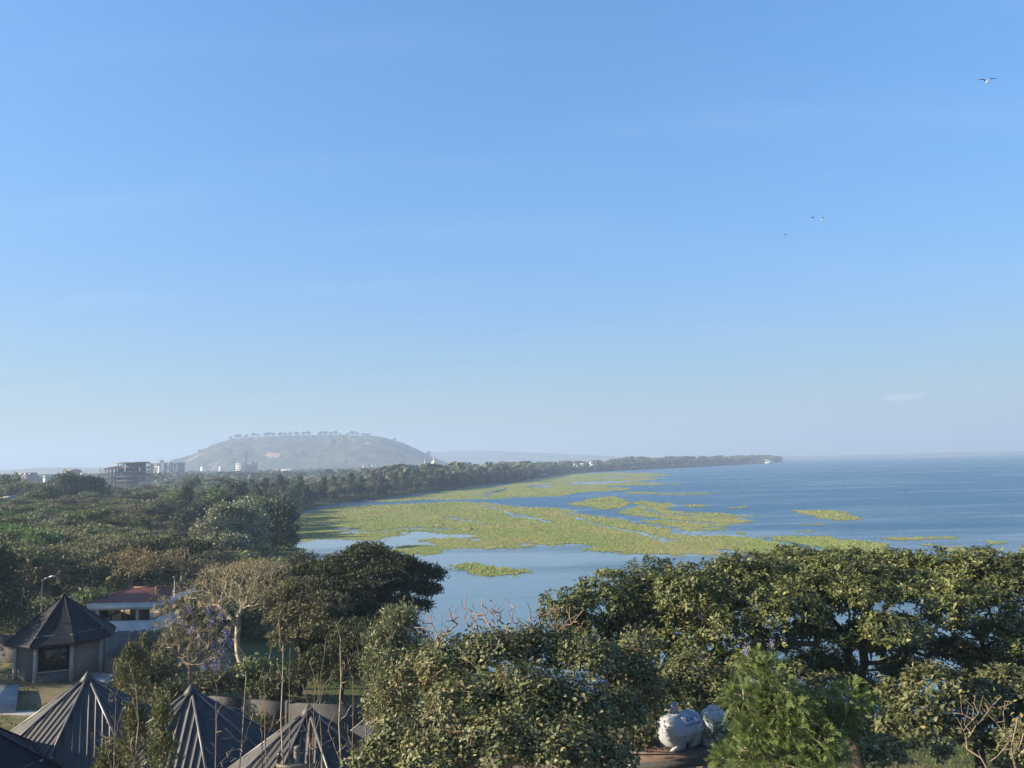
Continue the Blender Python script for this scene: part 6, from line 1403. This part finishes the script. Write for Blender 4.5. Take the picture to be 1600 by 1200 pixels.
far_mass('woodland', 'mixed woodland behind the acacias reading as one mass', [(a, b_, c_, d_*(.45 if 150 < 800+a/b_*F < 250 and b_ < 800 else .74)) for a, b_, c_, d_ in scatter(1100, 430, 1000, -.72, -.02, 32, ko)], CL, M['l_far'])
far_mass('woodland', 'hazy wooded plain with gardens below the hill', scatter(1500, 950, 3000, -.72, .40, 12, ko), CF, M['l_far'])
UG = [far_tree_cloud(np.random.default_rng(680+i), 2.6, 2.8, 150, .5, False) for i in range(4)]
ul = [(a, b_, c_, d_) for a, b_, c_, d_ in scatter(900, 92, 260, -.72, -.2, 3) if not ((a-gx0-3)**2+(b_-89)**2 < 100 or (a-h1p[0])**2+(b_-h1p[1])**2 < 64 or b_ < 94 and a > gx0-2 and a < gx1+2)]
far_mass('undergrowth', 'bushy undergrowth between the trees of the left woodland', ul, UG, M['l_olive'])
# wooded far bank and headland
hl = []
SH3 = np.array(SHORE[4:16]); dl = np.sqrt((np.diff(SH3, axis=0)**2).sum(1))
for j in range(len(dl)):
    for s in np.arange(0, dl[j], 11.0):
        q = SH3[j]+(SH3[j+1]-SH3[j])*s/dl[j]; tdir = (SH3[j+1]-SH3[j])/dl[j]; nn = np.array([-tdir[1], tdir[0]])
        for row in (10, 26, 44, 66):
            c_ = q+nn*(row+rng.uniform(-6, 6))
            if not in_poly(c_[None], LAND)[0]: c_ = q-nn*(row+rng.uniform(-6, 6))
            if in_poly(c_[None], LAND)[0] and not any(abs(c_[0]-at_d(p_, 735, d_).x) < w_ and d_-70 < c_[1] < d_+4 for p_, d_, w_ in ((890,1425,14),(902,1450,10),(913,1460,10),(926,1500,10),(1166,2450,16),(1178,2480,16),(1191,2500,16),(1203,2480,20))): hl.append((c_[0], c_[1], gz(*c_)-.3, rng.uniform(.9, 1.55)*(1.0+.15*(row > 40))*(1.25 if c_[1] > 1700 else 1.0)))
far_mass('headland_wood', 'hazy belt of trees along the far bank and the headland', hl, CF, M['l_far'])
# scrub on the hill
sx, sy = rng.uniform(hx[0]*.98, hx[-1], 3200), HILL_D-rng.uniform(.02, .75, 3200)*700
hv_ = np.zeros(len(hme.vertices)*3, np.float32); hme.vertices.foreach_get('co', hv_); hv_ = hv_.reshape(-1, 3)
loc = []
for x, y in zip(sx, sy):
    j = int(np.argmin((hv_[:, 0]-x)**2+(hv_[:, 1]-y)**2)); loc.append((x, y, hv_[j, 2]-1.5, rng.uniform(.16, .42)))
BUSH = [far_tree_cloud(np.random.default_rng(640+i), 8.0, 9.0, 18, 6.0, False) for i in range(3)]
far_mass('hill_scrub', 'hazy scrub and small trees dotted over the hillside', loc, BUSH, M['l_far'])
# trees along the hill top, each its own
HT = [proto_round(660+i, 7, 12, 2.2, 8, 8, 5, False, .75, .1) for i in range(3)]
hp_px = [360,368,373,383,394.5,402,414,419,426,436,444,452,462.5,472,480.5,498,501,507,516,522,530,542,550,556,566,570,574,615,312,668]
for i, px in enumerate(hp_px):
    x_ = (px-800)/F*HILL_D; zt_ = float(np.interp(x_, hx, hill_top)); s_ = (.85+.3*((i*7) % 5)/5)*(0.7 if px in (566,570,574,615,530,542) else 1.0)*1.5
    o = place_tree('hilltop_tree', ordinal(i+1)+' small hazy tree from the left on the hill crest' if px not in (312, 668) else ('lone hazy tree low on the left shoulder of the hill' if px == 312 else 'lone hazy tree low on the right shoulder of the hill'), 'tree', HT[i % 3], (x_, HILL_D, zt_-3.0), s_, i*1.1, M['l_far'], M['bark'], 'trees along the hill crest')
# dry grass and weeds on the near ground
rng = np.random.default_rng(88); n = 60000
yy = 30*(110/30)**rng.uniform(0, 1, n); xx = yy*rng.uniform(-.72, .72, n); ok = in_poly(np.stack([xx, yy], 1), LAND); xx, yy = xx[ok], yy[ok]
dens = fbm(xx/6, yy/6, 12); ok = dens > .42
onp = dist_line(np.stack([xx, yy], 1), [xy(165, 1085, 58), xy(260, 1096, 56), xy(330, 1108, 53), xy(450, 1135, 48), xy(560, 1150, 46)]) > 1.6
onp &= dist_line(np.stack([xx, yy], 1), [xy(-60, 1134, 50.5), xy(180, 1130, 51)]) > 1.2
onp &= dist_line(np.stack([xx, yy], 1), [xy(-60, 1078, 61), xy(180, 1084, 60)]) > .8
ok &= onp; xx, yy = xx[ok], yy[ok]; zz = terrain(xx, yy); n = len(xx)
l = .2*rng.uniform(.5, 1.6, n); Dv = nrm(np.array([0, 0, 1.])+rdir(rng, n)*.45)
M['l_grass'] = leaf_mat('dry_grass_blade', (0.14,0.13,0.05), (0.09,0.12,0.035), (0.26,0.21,0.11), .8, .25, .15, .05)
tag(link('dry_grass', leaf_mesh('dry_grass', np.stack([xx, yy, zz-.02], 1), Dv, rdir(rng, n), l, l*.3, .1, .1), M['l_grass']), 'dry grass and weeds on the slope round the huts', 'grass', None, 'stuff')
